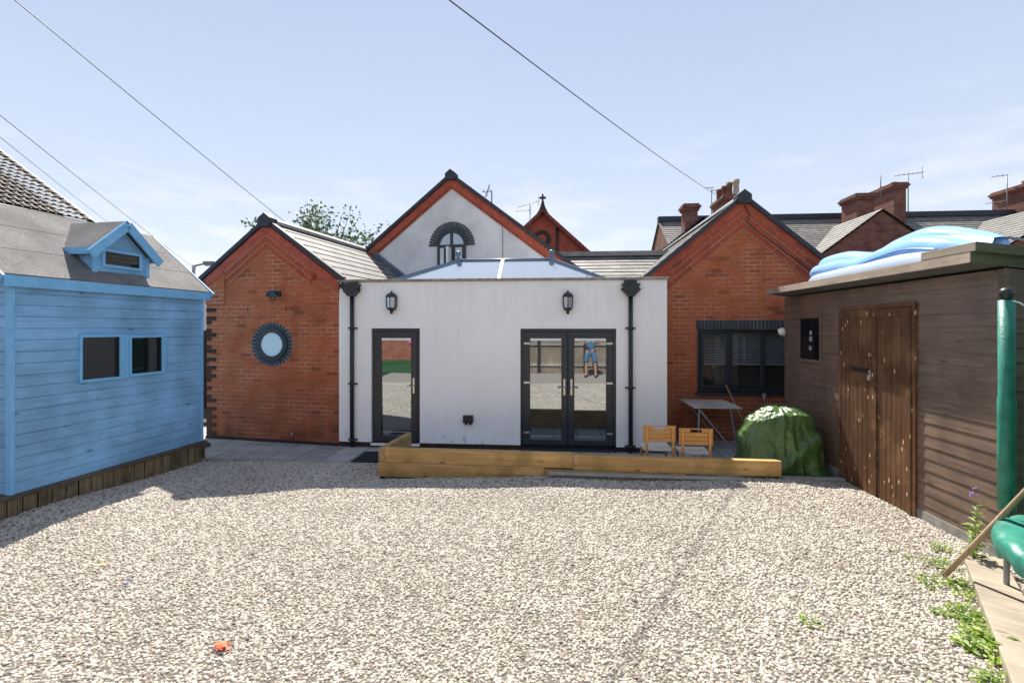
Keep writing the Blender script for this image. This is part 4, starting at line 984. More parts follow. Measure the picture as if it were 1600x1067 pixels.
# ------------------------------------------------------------------ chairs
def chair(loc, rz, lab):
    t = thing('wooden_chair', lab, 'chair', loc, rz, 'small wooden chairs behind the sleepers')
    w = .225
    for sx_ in (-1, 1):
        obj('leg', MB().beam((sx_ * (w - .045), .0, .0), (sx_ * (w - .045), .0, .69), .032, .032, (0, 1, 0)), 'chair_wood', t, bevel=.004)
        obj('leg', MB().beam((sx_ * (w - .045), .36, .0), (sx_ * (w - .045), .33, .335), .03, .03, (0, 1, 0)), 'chair_wood', t, bevel=.004)
    for k in range(4):
        z = .47 + k * .058
        if k == 3: mb = MB().box(-w, -.075, .018, .034, z, z + .054).box(.075, w, .018, .034, z, z + .054).box(-.075, .075, .018, .034, z + .038, z + .054)
        elif k == 2: mb = MB().box(-w, w, .018, .034, z, z + .054)
        else: mb = MB().box(-w, w, .018, .034, z, z + .054)
        obj('back_slat', mb, 'chair_wood', t, bevel=.003)
    obj('seat', MB().box(-w + .02, w - .02, .03, .40, .335, .36), 'chair_seat', t, bevel=.004)
    return t
chair((1.47, 6.86, 0), 2, 'orange pine chair on the left, close to the downpipe')
chair((1.945, 6.80, -.02), -2, 'orange pine chair on the right, nearer the green tarpaulin')

# folding table
tb = thing('folding_table', 'small silvered folding table below the dark window', 'table', (2.68, 8.6, 0))
tp = MB()
for k in range(6): tp.box(-.38, .38, -.44 + k * .148, -.44 + k * .148 + .142, .735, .76)
obj('table_top', tp, 'table_wood', tb, bevel=.003)
obj('leg', MB().beam((-.30, -.40, .73), (.30, -.36, .0), .022, .022), 'grey', tb); obj('leg', MB().beam((.22, -.38, .73), (.34, -.34, .0), .018, .018), 'grey', tb)
obj('leg', MB().beam((-.30, .38, .73), (.30, .34, .0), .022, .022), 'grey', tb); obj('leg', MB().beam((-.28, -.38, .73), (-.30, -.36, .0), .022, .022), 'grey', tb)
bs = thing('broom', 'wooden broom leaning against the brick wall beside the table', 'broom', (3.36, 8.75, 0))
obj('handle', MB().tube([(3.125, 9.10, 1.02), (3.43, 8.72, .12)], .013, 8), 'pole_wood', bs, world=True)
obj('head', MB().box(3.36, 3.56, 8.62, 8.72, .0, .12), 'pole_wood', bs, world=True)
tapo = obj('garden_tap', MB().tube([(3.77, 9.14, .80), (3.77, 9.04, .80), (3.77, 9.02, .74)], .016, 8).box(3.74, 3.80, 9.04, 9.06, .81, .88), 'grey', label='small grey tap on the brick wall behind the green tarpaulin', cat='tap')

# tarpaulin covered barbecue
def lump(cx, cy, rx, ry, h, seed, sq=2.6):
    mb = MB(); NA, NR = 96, 46; g = {}
    for i in range(NR + 1):
        t = i / NR
        for k in range(NA):
            a = 2 * math.pi * k / NA; ca, sa = math.cos(a), math.sin(a)
            q = (abs(ca) ** sq + abs(sa) ** sq) ** (-1 / sq)
            if t < .35: rr = t / .35 * .80; z = h * (1 - .12 * (t / .35) ** 2)
            else:
                s = (t - .35) / .65; rr = .80 + .20 * s ** .7; z = h * .88 * (1 - s)
            # hanging folds get deeper towards the hem
            fold = .055 * math.sin(a * 9 + 2.2 * noise.noise(Vector((ca * 1.5, sa * 1.5, seed)))) * max(0, (t - .3)) * 1.4
            rr *= 1 + fold + .07 * noise.noise(Vector((ca * 1.7, sa * 1.7, t * 2 + seed)))
            x = cx + rx * q * ca * rr; y = cy + ry * q * sa * rr
            z += .05 * noise.noise(Vector((x * 4.5, y * 4.5, seed + z * 2))) * min(1, (1 - t) * 3) + .018 * noise.noise(Vector((x * 13, y * 13, z * 9 + seed)))
            g[i, k] = Vector((x, y, z))
    for i in range(NR):
        for k in range(NA):
            mb.quad([g[i, k], g[i, (k + 1) % NA], g[i + 1, (k + 1) % NA], g[i + 1, k]], smooth=True)
    return mb, g
def cover():
    mb = MB(); NA, NR = 220, 110; g = {}
    for i in range(NR + 1):
        t = i / NR
        for k in range(NA):
            a = 2 * math.pi * k / NA; ca, sa = math.cos(a), math.sin(a)
            q = (abs(ca) ** 2.8 + abs(sa) ** 2.8) ** (-1 / 2.8)
            if t < .4: rr = t / .4 * .72
            else: rr = .72 + .28 * ((t - .4) / .6) ** .8
            x = .53 * q * ca * rr; y = .40 * q * sa * rr
            top = .93 - .20 * max(0, -x - .12) / .4 - .07 * max(0, x - .25) / .3
            z = top * (1 - .10 * (t / .4) ** 2) if t < .4 else top * .90 * (1 - (t - .4) / .6)
            hang = max(0, t - .35)
            # side table bulge on the left
            lob = max(0, -ca) ** 3 * math.exp(-((z - .50) / .17) ** 2) * .12
            # pinched waist below it
            x += -lob; f1 = math.sin(a * 7 + 1.3) ; f2 = noise.noise(Vector((ca * 2.3, sa * 2.3, 5.0)))
            m_ = 1 + hang * (.10 * f1 + .16 * f2)
            x *= m_; y *= m_
            # diagonal drape fold across the front right
            ln_ = (z - .42) - .75 * (x - .12); fr_ = max(0, -sa)
            bulge = .07 * math.exp(-(max(0, ln_) / .03) ** 2 - (max(0, -ln_) / .16) ** 2) * fr_ * (1 if x > -.15 else max(0, 1 + (x + .15) * 6))
            y -= bulge
            y -= .05 * math.exp(-((x + .02 + .25 * (z - .6)) / .045) ** 2) * fr_ * hang * 1.5
            p = Vector((x * 5, y * 5, z * 5))
            q_ = Vector((ca * 2.6, sa * 2.6, z * 1.3)); n_ = noise.noise(p * .6) * .035 - abs(noise.noise(q_ * 1.6 + Vector((3, 1, 7)))) * (.03 + .08 * hang) + .03
            vd = noise.voronoi(Vector((x * 5.2 + .6 * noise.noise(p), y * 5.2, z * 3.4 + .4 * noise.noise(p * 1.3))))[0]; n_ += .020 * min(1, (vd[1] - vd[0]) * 2.2)
            vd = noise.voronoi(Vector((x * 13 + noise.noise(p * 2), y * 13, z * 9)))[0]; n_ += .008 * min(1, (vd[1] - vd[0]) * 2)
            d = Vector((ca, sa, .6)).normalized()
            g[i, k] = Vector((x, y, max(z, .0))) + d * n_
    for i in range(NR):
        for k in range(NA): mb.quad([g[i, k], g[i, (k + 1) % NA], g[i + 1, (k + 1) % NA], g[i + 1, k]], smooth=True)
    return mb
bmc = cover().mesh('covered_barbecue'); bmc.transform(Matrix.Scale(1.0, 4))
bq = obj('covered_barbecue', bmc, 'tarp', label='lumpy barbecue under a crumpled green tarpaulin beside the shed', cat='covered barbecue')
bq.location = (3.17, 7.10, .02)

# ------------------------------------------------------------------ trampoline, pole, weeds
tr = thing('trampoline', 'teal green trampoline with padded pole and net at the right edge', 'trampoline', (3.8, 3.1, 0))
CX, CY, RR = 3.855, 3.1, .965
pd = MB(); n = 144
for k in range(n):
    for prof in (0,):
        ring_ = []
        for kk in (k, k + 1):
            a = 2 * math.pi * kk / n; w = .008 * math.sin(a * 23) + .03 * noise.noise(Vector((math.cos(a) * 6, math.sin(a) * 6, 1)))
            ring_.append([(CX + (RR + r_ - .03 * abs(noise.noise(Vector((math.cos(a) * 14, math.sin(a) * 14, z_ * 9))))) * math.cos(a), CY + (RR + r_) * math.sin(a), z_ + w + .012 * noise.noise(Vector((math.cos(a) * 18, math.sin(a) * 18, z_ * 14)))) for r_, z_ in ((-.26, .625), (-.22, .64), (-.05, .645), (.0, .63), (.012, .60), (.01, .54), (-.005, .50))])
        for q in range(6): pd.quad([ring_[0][q], ring_[1][q], ring_[1][q + 1], ring_[0][q + 1]], smooth=True)
obj('pad', pd, 'green_pad', tr, world=True)
obj('bed', MB().lathe([(RR - .24, 0), (RR - .24, .004)], (CX, CY, .615), 40), 'black', tr, world=True)
for k in range(6):
    a = R(120 + 60 * k); px, py = CX + .95 * math.cos(a), CY + .95 * math.sin(a)
    obj('leg', MB().tube([(px, py, .0), (px, py, .70)], .018, 8).tube([(px + .1, py - .06, .03), (px + .1, py - .06, .60)], .016, 8), 'grey', tr, world=True)
    p = obj('pole', MB().tube([(px, py, .70), (px, py, 1.2), (px + .002, py, 1.52), (px, py, 1.54), (px, py, 2.26)], [.052, .052, .054, .047, .05], 14), 'green_pad', tr, world=True)
    obj('pole_cap', MB().lathe([(.03, 0), (.032, .02), (.045, .05), (.045, .075), (.03, .095), (0, .10)], (px, py, 2.255), 14), 'black', p, world=True)
    obj('cord', MB().tube([(px, py - .055, 2.25), (px + .06, py - .03, 2.24), (px + .14, py - .1, 2.15)], .006, 5), 'white', p, world=True)
nm = MB()
for k in range(60):
    a, b = R(110 + 6 * k), R(116 + 6 * k)
    for (z0, z1) in ((.74, 1.5), (1.5, 2.18)):
        r0, r1 = .80 + .02 * math.sin(k * 1.3), .80 + .02 * math.sin((k + 1) * 1.3)
        nm.quad([(CX + r0 * math.cos(a), CY + r0 * math.sin(a), z0), (CX + r1 * math.cos(b), CY + r1 * math.sin(b), z0), (CX + r1 * math.cos(b), CY + r1 * math.sin(b), z1), (CX + r0 * math.cos(a), CY + r0 * math.sin(a), z1)], smooth=True)
obj('net', nm, 'green_net', tr, world=True)
obj('wooden_pole', MB().tube([(3.086, 4.114, .085), (3.215, 3.932, .48), (3.345, 3.75, .876), (3.56, 3.45, 1.53)], [.019, .0195, .0195, .018], 10), 'pole_wood', label='long weathered wooden pole leaning from the gravel onto the trampoline', cat='pole')

def weed(x, y, n, h, spread, lab, leaf=.05, flower=False, grp=None):
    t = thing('weed', lab, 'weed', (x, y, gz(x, y) if y < 6.6 else 0), 0, grp)
    lf = MB(); st = MB() if n > 12 else lf
    for i in range(n):
        a = random.uniform(0, 6.28); r = spread * math.sqrt(random.random()); hh = h * random.uniform(.4, 1) * (1 - .4 * r / max(spread, .01))
        bx_, by_ = r * math.cos(a), r * math.sin(a); tx, ty_ = bx_ + random.uniform(-.03, .03), by_ + random.uniform(-.03, .03)
        st.tube([(bx_ * .7, by_ * .7, -.01), (tx, ty_, hh)], .002, 4)
        nl = max(3, int(hh / .022))
        for j in range(nl):
            z = hh * (j + .6) / nl; aa = random.uniform(0, 6.28); L_ = leaf * random.uniform(.6, 1.2); ww = L_ * random.uniform(.14, .24)
            p = Vector((bx_ + (tx - bx_) * z / hh, by_ + (ty_ - by_) * z / hh, z)); d = Vector((math.cos(aa), math.sin(aa), random.uniform(.0, .5))); s_ = Vector((-math.sin(aa), math.cos(aa), 0))
            lf.quad([p, p + d * L_ * .5 + s_ * ww, p + d * L_ - Vector((0, 0, .2 * L_)), p + d * L_ * .5 - s_ * ww])
    obj('leaves', lf, 'leaf_weed', t)
    if st is not lf: obj('stem', st, 'leaf_weed', t)
    if flower:
        f = MB()
        for k in range(9): f.lathe([(0, -.008), (.012, 0), (0, .01)], (random.uniform(-.03, .03), random.uniform(-.03, .03), h * random.uniform(.88, 1.04)), 6)
        obj('flowers', f, 'flower', t)
random.seed(21)
GW = 'weeds along the pale sleeper'
weed(3.50, 4.36, 6, .62, .05, 'tall weed with mauve flowers against the shed boards', .075, True)
weed(3.42, 4.62, 16, .09, .09, 'low bright weed at the foot of the shed wall', .04)
weed(3.22, 4.28, 20, .10, .14, 'green weed clump around the foot of the wooden pole', .045, grp=GW)
weed(3.05, 4.45, 9, .05, .13, 'sparse seedlings in gravel left of the wooden pole', .03, grp=GW)
weed(3.08, 3.92, 34, .08, .15, 'leafy weed patch halfway along the pale sleeper', .045, grp=GW)
weed(2.88, 3.58, 44, .08, .15, 'yellow green weed patch nearer along the pale sleeper', .05, grp=GW)
weed(2.70, 3.26, 34, .13, .14, 'large leaved weed in the lower right along the pale sleeper', .085, grp=GW)
weed(2.50, 2.92, 26, .08, .12, 'low weed at the bottom right edge of the pale sleeper', .05, grp=GW)
weed(2.92, 2.86, 14, .10, .07, 'small weed sprouting on top of the pale sleeper', .07, grp=GW)
weed(3.58, 3.70, 40, .30, .18, 'dense weeds under the trampoline pad', .07)
weed(3.62, 6.40, 8, .06, .06, 'small yellow weed at the left foot of the shed door', .03)
weed(1.72, 3.42, 12, .045, .07, 'tiny yellow green tuft alone in the gravel', .04)

weed(2.70, 3.62, 12, .05, .06, 'small bright seedling between the large weeds and open gravel', .04)
weed(-.47, 2.72, 5, .04, .03, 'single tiny seedling at the bottom centre left of the gravel', .03)
weed(.33, 2.74, 5, .04, .03, 'single tiny seedling at the bottom just right of centre', .03)
weed(2.98, 4.02, 26, .07, .16, 'creeping weeds under the lower end of the wooden pole', .04, grp=GW)
weed(2.78, 3.42, 30, .07, .13, 'bright ground hugging weeds at the middle of the pale sleeper', .04, grp=GW)
# small litter on the gravel
def scrap(name, lab, cat, x, y, mat, s, n=7):
    mb = MB(); random.seed(int(abs(x * 100)))
    for k in range(n):
        a = random.uniform(0, 6.28); p = Vector((random.uniform(-s, s), random.uniform(-s, s) * .6, random.uniform(.0, .02)))
        d = Vector((math.cos(a), math.sin(a), random.uniform(-.2, .5))) * s * .8; q = Vector((-math.sin(a), math.cos(a), .1)) * s * .4
        mb.quad([p, p + d * .5 + q, p + d, p + d * .5 - q])
    o = obj(name, mb, mat, label=lab, cat=cat); o.location = (x, y, gz(x, y) + .02)
scrap('flower_head', 'crumpled orange red flower head on the gravel', 'flower', -2.09, 2.89, 'orange', .042, 20)
scrap('litter', 'small yellow scrap on the gravel at the left', 'litter', -3.83, 3.79, 'yellow', .03)
scrap('litter', 'dark blue scrap on the gravel left of centre', 'litter', -3.35, 3.55, 'denim', .025)
scrap('leaf', 'single green leaf lying on the gravel at the lower right', 'leaf', 2.07, 2.85, 'leaf_weed', .04, 3)

# ------------------------------------------------------------------ neighbours
# church gable
ch = thing('church', 'distant red brick church gable topped by a small cross', 'church', (-.72, 32, 0))
CH = 9.65
obj('wall', MB().prism([(-6, -.1), (7, -.1), (7, CH - .92 * 7), (0, CH), (-6, CH - .92 * 6)], 0, 6), 'brick_church', ch)
cpm = MB()
for xe in (-6, 7): cpm.beam((0, -.1, CH + .1), (xe, -.1, CH + .1 - .92 * abs(xe)), .5, .22)
obj('gable_coping', cpm, plain('dark red coping', (.20, .05, .04), .8, .3, .2, 4), ch)
obj('cross', MB().lathe([(.45, -.1), (.30, .15), (.14, .5), (.08, .8), (.0, .82)], (0, 0, CH), 8).box(-.06, .06, -.06, .06, CH + .75, CH + 1.25).box(-.22, .22, -.05, .05, CH + .95, CH + 1.08), 'brick_quoin', ch)
obj('round_panel', MB().ring(-.05, CH - 1.7, .32, .58, -.06, .05), 'brick_quoin', ch)
obj('downpipe', MB().tube([(.95, -.1, CH - 1.0), (1.0, -.1, CH - 3.5)], .08, 6), 'black', ch)

# brick terrace
te = thing('terraced_house', 'row of brick terraced houses with slate roofs and chimneys on the skyline', 'house', (14, 24, 0))
obj('wall', MB().box(5.1, 40, 20.9, 27.2, -.1, 5.0), 'brick_old_x', te, world=True)
obj('gable_wall', MB().quad([(5.1, 20.9, -.1), (5.1, 27.2, -.1), (5.1, 27.2, 5.0), (5.1, 24, 7.2), (5.1, 20.9, 5.0)]).quad([(5.3, 20.9, -.1), (5.3, 27.2, -.1), (5.3, 27.2, 5.0), (5.3, 24, 7.2), (5.3, 20.9, 5.0)]), 'brick_old_y', te, world=True)
obj('roof', courses((5.05, 20.7, 4.86), (40, 20.7, 4.86), (5.05, 24, 7.25), (40, 24, 7.25), 20, .02), 'slate_far', te, world=True)
obj('roof', courses((5.05, 27.3, 4.86), (40, 27.3, 4.86), (5.05, 24, 7.25), (40, 24, 7.25), 20, .02), 'slate_far', te, world=True)
obj('ridge', MB().box(5.05, 40, 23.85, 24.15, 7.22, 7.45), 'ridge', te, world=True)
def outrigger(xc, hw, y0, za, k, lab):
    o = thing('brick_outhouse', lab, 'house', (xc, y0, 0))
    ze = za - k * hw
    obj('wall', MB().prism([(-hw, -.1), (hw, -.1), (hw, ze), (0, za), (-hw, ze)], 0, .3).box(-hw, -hw + .3, .3, 4.5, -.1, ze).box(hw - .3, hw, .3, 4.5, -.1, ze), 'brick_old_x', o)
    for s in (-1, 1):
        z_ = za + .08 - k * (hw + .12)
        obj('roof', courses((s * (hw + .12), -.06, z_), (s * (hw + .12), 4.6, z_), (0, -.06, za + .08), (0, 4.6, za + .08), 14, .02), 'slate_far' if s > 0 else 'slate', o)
    return o
outrigger(12.75, 2.6, 20, 6.62, .75, 'brown brick gabled rear wing of the terrace, just above the inflatable')
outrigger(19.2, 2.9, 19, 6.75, .62, 'slate roofed rear wing of the terrace at the right edge of the photo')
outrigger(6.0, 2.2, 20, 6.42, .80, 'brick rear wing of the terrace with a chimney, left of the red gable')
def chimney(x0, x1, y0, y1, z0, z1, lab, pots=(), dark=False):
    o = thing('chimney', lab, 'chimney', ((x0 + x1) / 2, (y0 + y1) / 2, z0), 0, 'brick chimneys of the terrace')
    h = .28
    obj('stack', MB().box(x0, x1, y0, y1, z0, z1 - h), 'brick_old_x', o, world=True)
    obj('crown', MB().box(x0 - .06, x1 + .06, y0 - .06, y1 + .06, z1 - h, z1 - h + .1).box(x0 - .11, x1 + .11, y0 - .11, y1 + .11, z1 - h + .1, z1 - h + .2).box(x0 - .05, x1 + .05, y0 - .05, y1 + .05, z1 - h + .2, z1), 'brick_old_x', o, world=True)
    for i, (px, py, ph_) in enumerate(pots):
        obj('pot', MB().lathe([(.16, 0), (.14, .1), (.12, ph_ * .7), (.15, ph_ * .75), (.15, ph_), (.1, ph_)], (px, py, z1 - .01), 12), 'pot_buff' if i == 0 else 'terracotta', o, world=True)
    return o
chimney(5.42, 5.95, 20.6, 21.1, 6.0, 7.22, 'dark slender brick chimney left of the red gable, without pots')
chimney(7.9, 8.75, 23.2, 24.9, 6.9, 8.25, 'brick chimney with four clay pots behind the red gable', [(8.5, 23.4, .75), (8.32, 23.75, .7), (8.2, 24.1, .65), (8.1, 24.5, .6)])
chimney(13.0, 13.72, 22.0, 23.1, 6.2, 7.86, 'broad brick chimney at the left of a pair on the terrace roof')
chimney(15.42, 15.95, 23.4, 25.1, 6.9, 8.68, 'taller brick chimney at the right of a pair beside an aerial', [(15.68, 23.8, .12), (15.68, 24.5, .12)])
chimney(20.9, 22.3, 23.4, 25.0, 6.9, 8.5, 'brick chimney cut by the right edge of the photo', [(21.3, 23.8, .25)])

def aerial(x, y, z0, z1, lab, arms, rz=0):
    o = thing('tv_aerial', lab, 'aerial', (x, y, z0), rz, 'rooftop television aerials')
    obj('mast', MB().tube([(0, 0, 0), (0, 0, z1 - z0)], .022, 6), 'grey', o)
    a = MB()
    for (h, l0, l1, tilt, els) in arms:
        zz = z1 - z0 - h; p0 = Vector((l0, 0, zz - tilt / 2)); p1 = Vector((l1, 0, zz + tilt / 2)); a.tube([p0, p1], .016, 5)
        for e in range(els):
            q = p0.lerp(p1, (e + .5) / els); a.tube([q + Vector((0, -.2, 0)), q + Vector((0, .2, 0))], .008, 4)
        if els > 3:
            for s in (-.25, 0, .25): a.tube([p1 + Vector((-.05, -.18, s)), p1 + Vector((.03, .18, s * .9))], .008, 4)
            a.tube([p1 + Vector((0, 0, -.28)), p1 + Vector((0, 0, .28))], .012, 4)
    obj('antenna', a, 'grey', o); return o
aerial(-1.80, 14, 5.3, 6.07, 'crossed aerial just right of the white gable peak', [(.02, -.28, .02, 0, 3), (.0, -.18, -.05, .4, 2)])
aerial(-1.47, 30, 8.3, 9.9, 'double aerial on a mast in front of the church gable', [(.15, -.75, .55, .35, 5), (.55, -.9, .05, .06, 4)])
aerial(7.58, 24, 7.4, 8.83, 'aerial on leaning masts left of the four clay pots', [(.02, -.35, .1, .0, 3), (.15, -.1, .35, .05, 3)])
aerial(8.8, 24, 7.4, 9.10, 'thin aerial pointing left above the red gable peak', [(.05, -.6, .02, -.02, 2)])
aerial(16.45, 24, 7.4, 9.24, 'largest aerial with a grid reflector beside the right chimney pair', [(.02, -.6, .62, .12, 6)])
aerial(20.7, 24, 7.3, 9.09, 'aerial near the right edge of the photo in front of a chimney', [(.06, -.65, .02, .06, 3), (1.25, -.9, .02, .12, 3)])
aerial(14.1, 22.2, 7.7, 8.75, 'bare thin rod standing on the broad chimney', [])

# tiled house far left: eave runs away to the right
tl = thing('tiled_roof_house', 'house with a dark ribbed tile roof behind the playhouse at the left edge', 'house', (-16.4, 16, 0), -5)
rl = 9.0
tm = MB(); nrow = 22; ncol = 46; e0 = Vector((0, -11, 5.85)); e1 = Vector((0, 0, 5.85)); up = Vector((-6.8, 0, 4.55))
for i in range(nrow):
    a = e0 + up * (i / nrow); b = e1 + up * (i / nrow); c = up / nrow; nrm = Vector((4.55, 0, 6.8)).normalized()
    for k in range(ncol):
        p = a.lerp(b, k / ncol); q = a.lerp(b, (k + .55) / ncol); r_ = a.lerp(b, (k + 1) / ncol); l_ = nrm * .07; s_ = nrm * .025
        tm.quad([p + l_, q + l_, q + c + s_, p + c + s_]); tm.quad([q + s_, r_ + s_, r_ + c, q + c]); tm.quad([q + l_, q + s_, q + c, q + c + s_]); tm.quad([p + l_, q + l_, q, p]); tm.quad([q + s_, r_ + s_, r_, q])
obj('roof', tm, 'tile_dark', tl)
obj('wall', MB().box(-9, -.25, -10.5, -.3, -.1, 5.6).prism([(-9, 5.6), (-.25, 5.6), (-6.8, 9.8), (-9, 9.8)], -.35, -.3), 'brick_old_x', tl)
obj('verge', MB().beam((0.05, 0, 5.76), (-6.8, 0, 10.34), .10, .16), 'ridge', tl)
obj('gutter', MB().tube([(.08, -11, 5.72), (.08, 0.02, 5.72)], .09, 6), 'black', tl)
# white garage and dark fence in the gap
wg = thing('white_garage', 'white walled low building glimpsed between the playhouse and the brick wing', 'garage', (-9.7, 15, 0))
obj('wall', MB().box(-11.6, -7.9, 13.6, 17, -.1, 2.95), 'render', wg, world=True)
obj('roof', MB().box(-11.7, -7.8, 13.5, 17.1, 2.95, 3.2), 'tile_dark', wg, world=True)
df = thing('wooden_fence', 'dark fence in the gap between the playhouse and the brick wing', 'fence', (-8, 10.9, 0))
fm = MB(); x = -10.5
while x < -6.75: fm.box(x, x + .11, 10.9, 10.925, .12, 2.0); x += .115
obj('boards', fm, 'fence_dark', df, world=True); [obj('rail', MB().box(-10.5, -6.7, 10.87, 10.90, z, z + .08), 'fence_dark', df, world=True) for z in (.4, 1.75)]
# street lamp
sl = thing('street_lamp', 'grey street lamp arm rising behind the playhouse roof', 'street lamp', (-14.2, 18, 0))
obj('post', MB().tube([(0, 0, 0), (0, 0, 4.55)], .07, 8), 'grey', sl); obj('arm', MB().tube([(0, 0, 4.52), (.5, -.05, 4.60), (.85, -.1, 4.64)], .035, 6), 'grey', sl)
obj('lamp_head', MB().box(.5, .98, -.2, .02, 4.56, 4.68), 'grey', sl, bevel=.03); obj('diffuser', MB().box(.55, .95, -.18, .0, 4.50, 4.56), 'glass_lamp', sl, bevel=.02)

# tree behind the left wing
tt = thing('tree', 'sparse leafy tree showing above the slate roof of the brick wing', 'tree', (-8.6, 17, 0))
random.seed(5)
tk = MB().tube([(0, 0, 0), (.1, 0, 1.6), (.05, .1, 3.0)], [.16, .13, .10], 8); lv = MB()
for i in range(80):
    a = random.uniform(0, 6.28); rr = random.uniform(.2, 2.75); h = random.uniform(4.6, 6.5) - .17 * rr
    e = Vector((rr * math.cos(a) * 1.0, rr * math.sin(a) * .7, h)); s_ = Vector((.05, .1, 2.4 + random.random() * .8)); md = s_.lerp(e, .5) + Vector((0, 0, .25))
    tk.tube([s_, md, e], [.04, .022, .006], 5)
    for j in range(85):
        t = random.uniform(.35, 1.04); c = (s_ * (1 - t) ** 2 + md * 2 * t * (1 - t) + e * t * t) + Vector((random.gauss(0, .16), random.gauss(0, .16), random.gauss(0, .14)))
        d = Vector((random.gauss(0, 1), random.gauss(0, 1), random.gauss(0, .6))).normalized(); q = d.cross(Vector((random.gauss(0, 1), random.gauss(0, 1), random.gauss(0, 1)))).normalized(); l_ = random.uniform(.09, .19)
        lv.quad([c, c + d * l_ * .5 + q * l_ * .3, c + d * l_, c + d * l_ * .5 - q * l_ * .3])
obj('trunk', tk, 'bark', tt); obj('crown', lv, 'leaf_tree', tt)

# overhead cables between poles out of frame
def cable(a, b, sag, lab, r=.008):
    a = Vector(a); b = Vector(b); p = [a.lerp(b, k / 24) - Vector((0, 0, sag * 4 * (k / 24) * (1 - k / 24))) for k in range(25)]
    obj('overhead_cable', MB().tube(p, r, 5), 'black', label=lab, cat='cable', group='overhead telephone cables')
def ray(u, v, Y):
    ph_ = math.atan(65 / 755); c, s = math.cos(ph_), math.sin(ph_); a = (u - 800) / 755; b = (513 - v) / 755
    dx_, dy_ = a * c - s, a * s + c; return (dx_ * Y / dy_, Y, 2.05 + b * Y / dy_)
cable(ray(-120, -118, 5), ray(540, 422, 20), .05, 'cable slanting down to the left brick gable')
cable(ray(560, -108, 5), ray(1121, 306, 24), .12, 'cable slanting down to the four clay pots', .010)
cable(ray(-150, 60, 7), ray(305, 420, 26), .05, 'upper of two cables crossing the sky left of the brick gable')
cable(ray(-150, 93, 7), ray(175, 352, 26), .05, 'lower of two cables passing just over the dark tile roof')

# ------------------------------------------------------------------ behind the camera (seen in the glass)
fn = thing('timber_fence', 'boarded timber fence with rails behind the viewpoint, reflected in the French doors', 'fence', (1.5, -1.7, 0))
fb = MB(); x = -2.3; random.seed(2)
while x < 4.6: fb.box(x, x + .135, -1.72, -1.70, .03, 2.0 + random.uniform(-.02, .02)); x += .142
obj('boards', fb, 'fence', fn, world=True)
[obj('rail', MB().box(-2.3, 4.6, -1.70, -1.65, z, z + .08), 'plank', fn, world=True) for z in (.28, 1.05, 1.75)]
for px in (-2.3, -.6, 1.1, 2.8, 4.5): obj('post', MB().box(px, px + .09, -1.66, -1.57, 0, 2.05), 'fence_dark', fn, world=True)
bw = thing('brick_garden_wall', 'red brick garden wall behind the viewpoint, reflected in the single door', 'wall', (-8, -6, 0))
obj('wall', MB().box(-15, -2.4, -6.2, -6.0, -.1, 2.6), brickmat('garden wall brick', 'x', (.36, .12, .07), (.28, .08, .05), (.5, .4, .33)), bw, world=True)
sf = thing('swing_frame', 'dark swing frame with a pink seat on the lawn, reflected in the single door', 'swing', (-6.0, -3.4, 0))
obj('frame', MB().tube([(-1.3, 0, 1.75), (1.3, 0, 1.75)], .05, 8).tube([(-1.3, 0, 1.75), (-1.5, .6, .0)], .05, 8).tube([(-1.3, 0, 1.75), (-1.5, -.6, .0)], .05, 8).tube([(1.3, 0, 1.75), (1.5, .6, .0)], .05, 8).tube([(1.3, 0, 1.75), (1.5, -.6, .0)], .05, 8), 'fence_dark', sf)
obj('seat', MB().lathe([(.05, 0), (.2, .04), (.24, .18), (.2, .2), (.15, .08), (0, .06)], (.2, 0, .9), 14).box(.05, .35, .12, .18, 1.0, 1.4), 'pink', sf)
obj('rope', MB().tube([(0, 0, 1.75), (0, 0, 1.05)], .012, 5).tube([(.4, 0, 1.75), (.4, 0, 1.05)], .012, 5), 'white', sf)

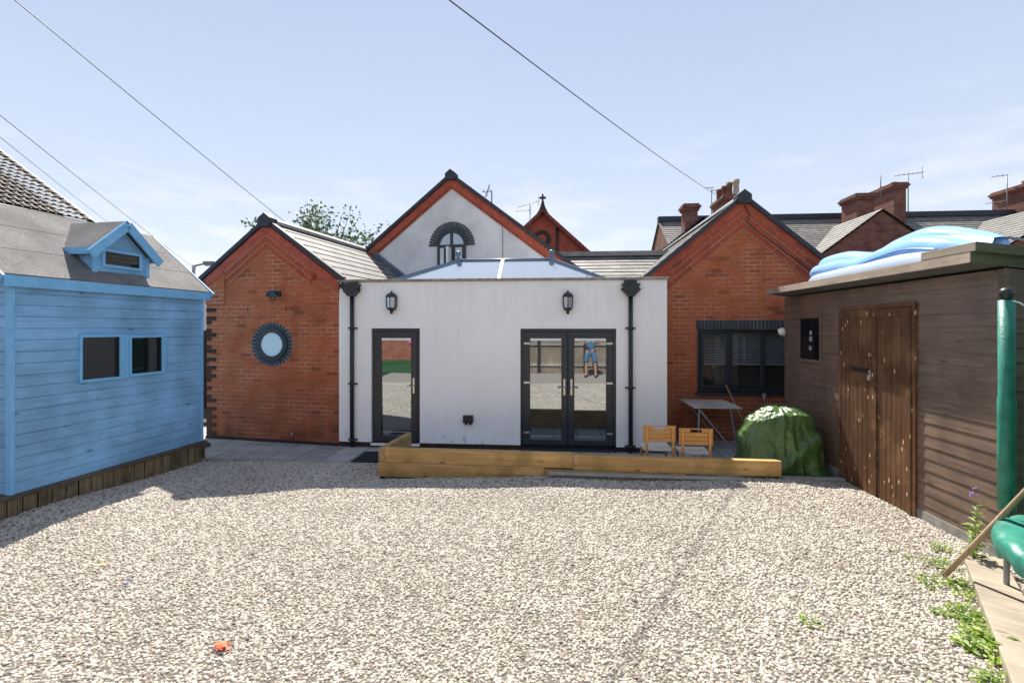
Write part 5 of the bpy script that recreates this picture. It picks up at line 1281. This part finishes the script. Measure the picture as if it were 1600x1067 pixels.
# person standing beside the viewpoint (seen only in the glass)
def skin(verts, edges, radii, root, lvl=2):
    me = bpy.data.meshes.new('body'); me.from_pydata(verts, edges, []); o = bpy.data.objects.new('body', me); COL.objects.link(o)
    sk = o.modifiers.new('skin', 'SKIN'); me.skin_vertices  # created with the modifier
    for i, r in enumerate(radii):
        d = me.skin_vertices[0].data[i]; d.radius = r if isinstance(r, tuple) else (r, r); d.use_root = (i == root)
    ss = o.modifiers.new('sub', 'SUBSURF'); ss.levels = ss.render_levels = lvl
    dg = bpy.context.evaluated_depsgraph_get(); ev = o.evaluated_get(dg); m2 = bpy.data.meshes.new_from_object(ev)
    bpy.data.objects.remove(o); m2.polygons.foreach_set('use_smooth', [True] * len(m2.polygons)); return m2
def person(loc, rz):
    t = thing('person', 'person in a blue top and knee length denim shorts standing behind the viewpoint', 'person', loc, rz)
    V, E_, Rr = [], [], []
    def v(p, r, par=None):
        V.append(p); Rr.append(r)
        if par is not None: E_.append((par, len(V) - 1))
        return len(V) - 1
    pel = v((0, 0, .95), (.15, .11)); wa = v((0, 0, 1.10), (.135, .10), pel); ch_ = v((0, 0, 1.30), (.16, .11), wa); nk = v((0, .0, 1.47), .06, ch_); hb = v((0, .01, 1.55), .07, nk); h1 = v((0, .02, 1.63), (.085, .10), hb); v((0, .01, 1.71), .065, h1)
    for s in (-1, 1):
        hp = v((s * .11, 0, .88), .095, pel); kn = v((s * .15, .02, .48), .062, hp); cf = v((s * .16, -.005, .34), .055, kn); an = v((s * .17, .0, .09), .037, cf); v((s * .19, .14, .035), .034, an)
        sh_ = v((s * .19, 0, 1.40), .062, ch_); el = v((s * .27, .04, 1.15), .044, sh_); wr = v((s * .16, .24, 1.22), .03, el); pa = v((s * .11, .30, 1.25), .033, wr)
        for k, (a, l) in enumerate(((-.024, .07), (-.008, .08), (.008, .075), (.024, .06))):
            f1 = v((s * .085, .335 , 1.25 + a), .0095, pa); v((s * (.085 - l * .5), .345, 1.255 + a), .008, f1)
        v((s * .10, .30, 1.30), .010, pa)
    me = skin(V, E_, Rr, pel); obj('body', me, 'skin', t)
    # clothing
    me2 = skin([(0, 0, .90), (0, 0, 1.10), (0, 0, 1.30), (0, 0, 1.43), (-.19, 0, 1.40), (-.26, .035, 1.20), (.19, 0, 1.40), (.26, .035, 1.20)], [(0, 1), (1, 2), (2, 3), (2, 4), (4, 5), (2, 6), (6, 7)], [(.185, .14), (.175, .135), (.19, .14), .08, .078, .066, .078, .066], 0); obj('shirt', me2, 'shirt', t)
    me3 = skin([(0, 0, 1.0), (0, 0, .93), (-.115, 0, .84), (-.15, .02, .46), (.115, 0, .84), (.15, .02, .46)], [(0, 1), (1, 2), (2, 3), (1, 4), (4, 5)], [(.165, .125), (.165, .125), .115, .095, .115, .095], 1); obj('shorts', me3, 'denim', t)
    obj('hair', MB().lathe([(.02, -.02), (.085, .0), (.105, .05), (.10, .10), (.06, .135), (0, .145)], (0, -.005, 1.62), 16), 'hair', t)
    [obj('eye', MB().lathe([(0, -.012), (.011, 0), (0, .012)], (q, .112, 1.64), 8), 'hair', t) for q in (-.032, .032)]
    obj('nose', MB().lathe([(.016, -.03), (.012, 0), (.004, .02), (0, .022)], (0, .118, 1.61), 8), 'skin', t); obj('mouth', MB().box(-.024, .024, .105, .113, 1.565, 1.573), 'pink', t)
    [obj('ear', MB().lathe([(0, -.03), (.016, 0), (0, .03)], (q, .02, 1.62), 8), 'skin', t) for q in (-.088, .088)]
    for s in (-1, 1): obj('shoe', MB().box(s * .18 - .05, s * .18 + .05, -.06, .20, .0, .075), 'black', t, bevel=.03)
person((1.30, -.72, .02), 4)
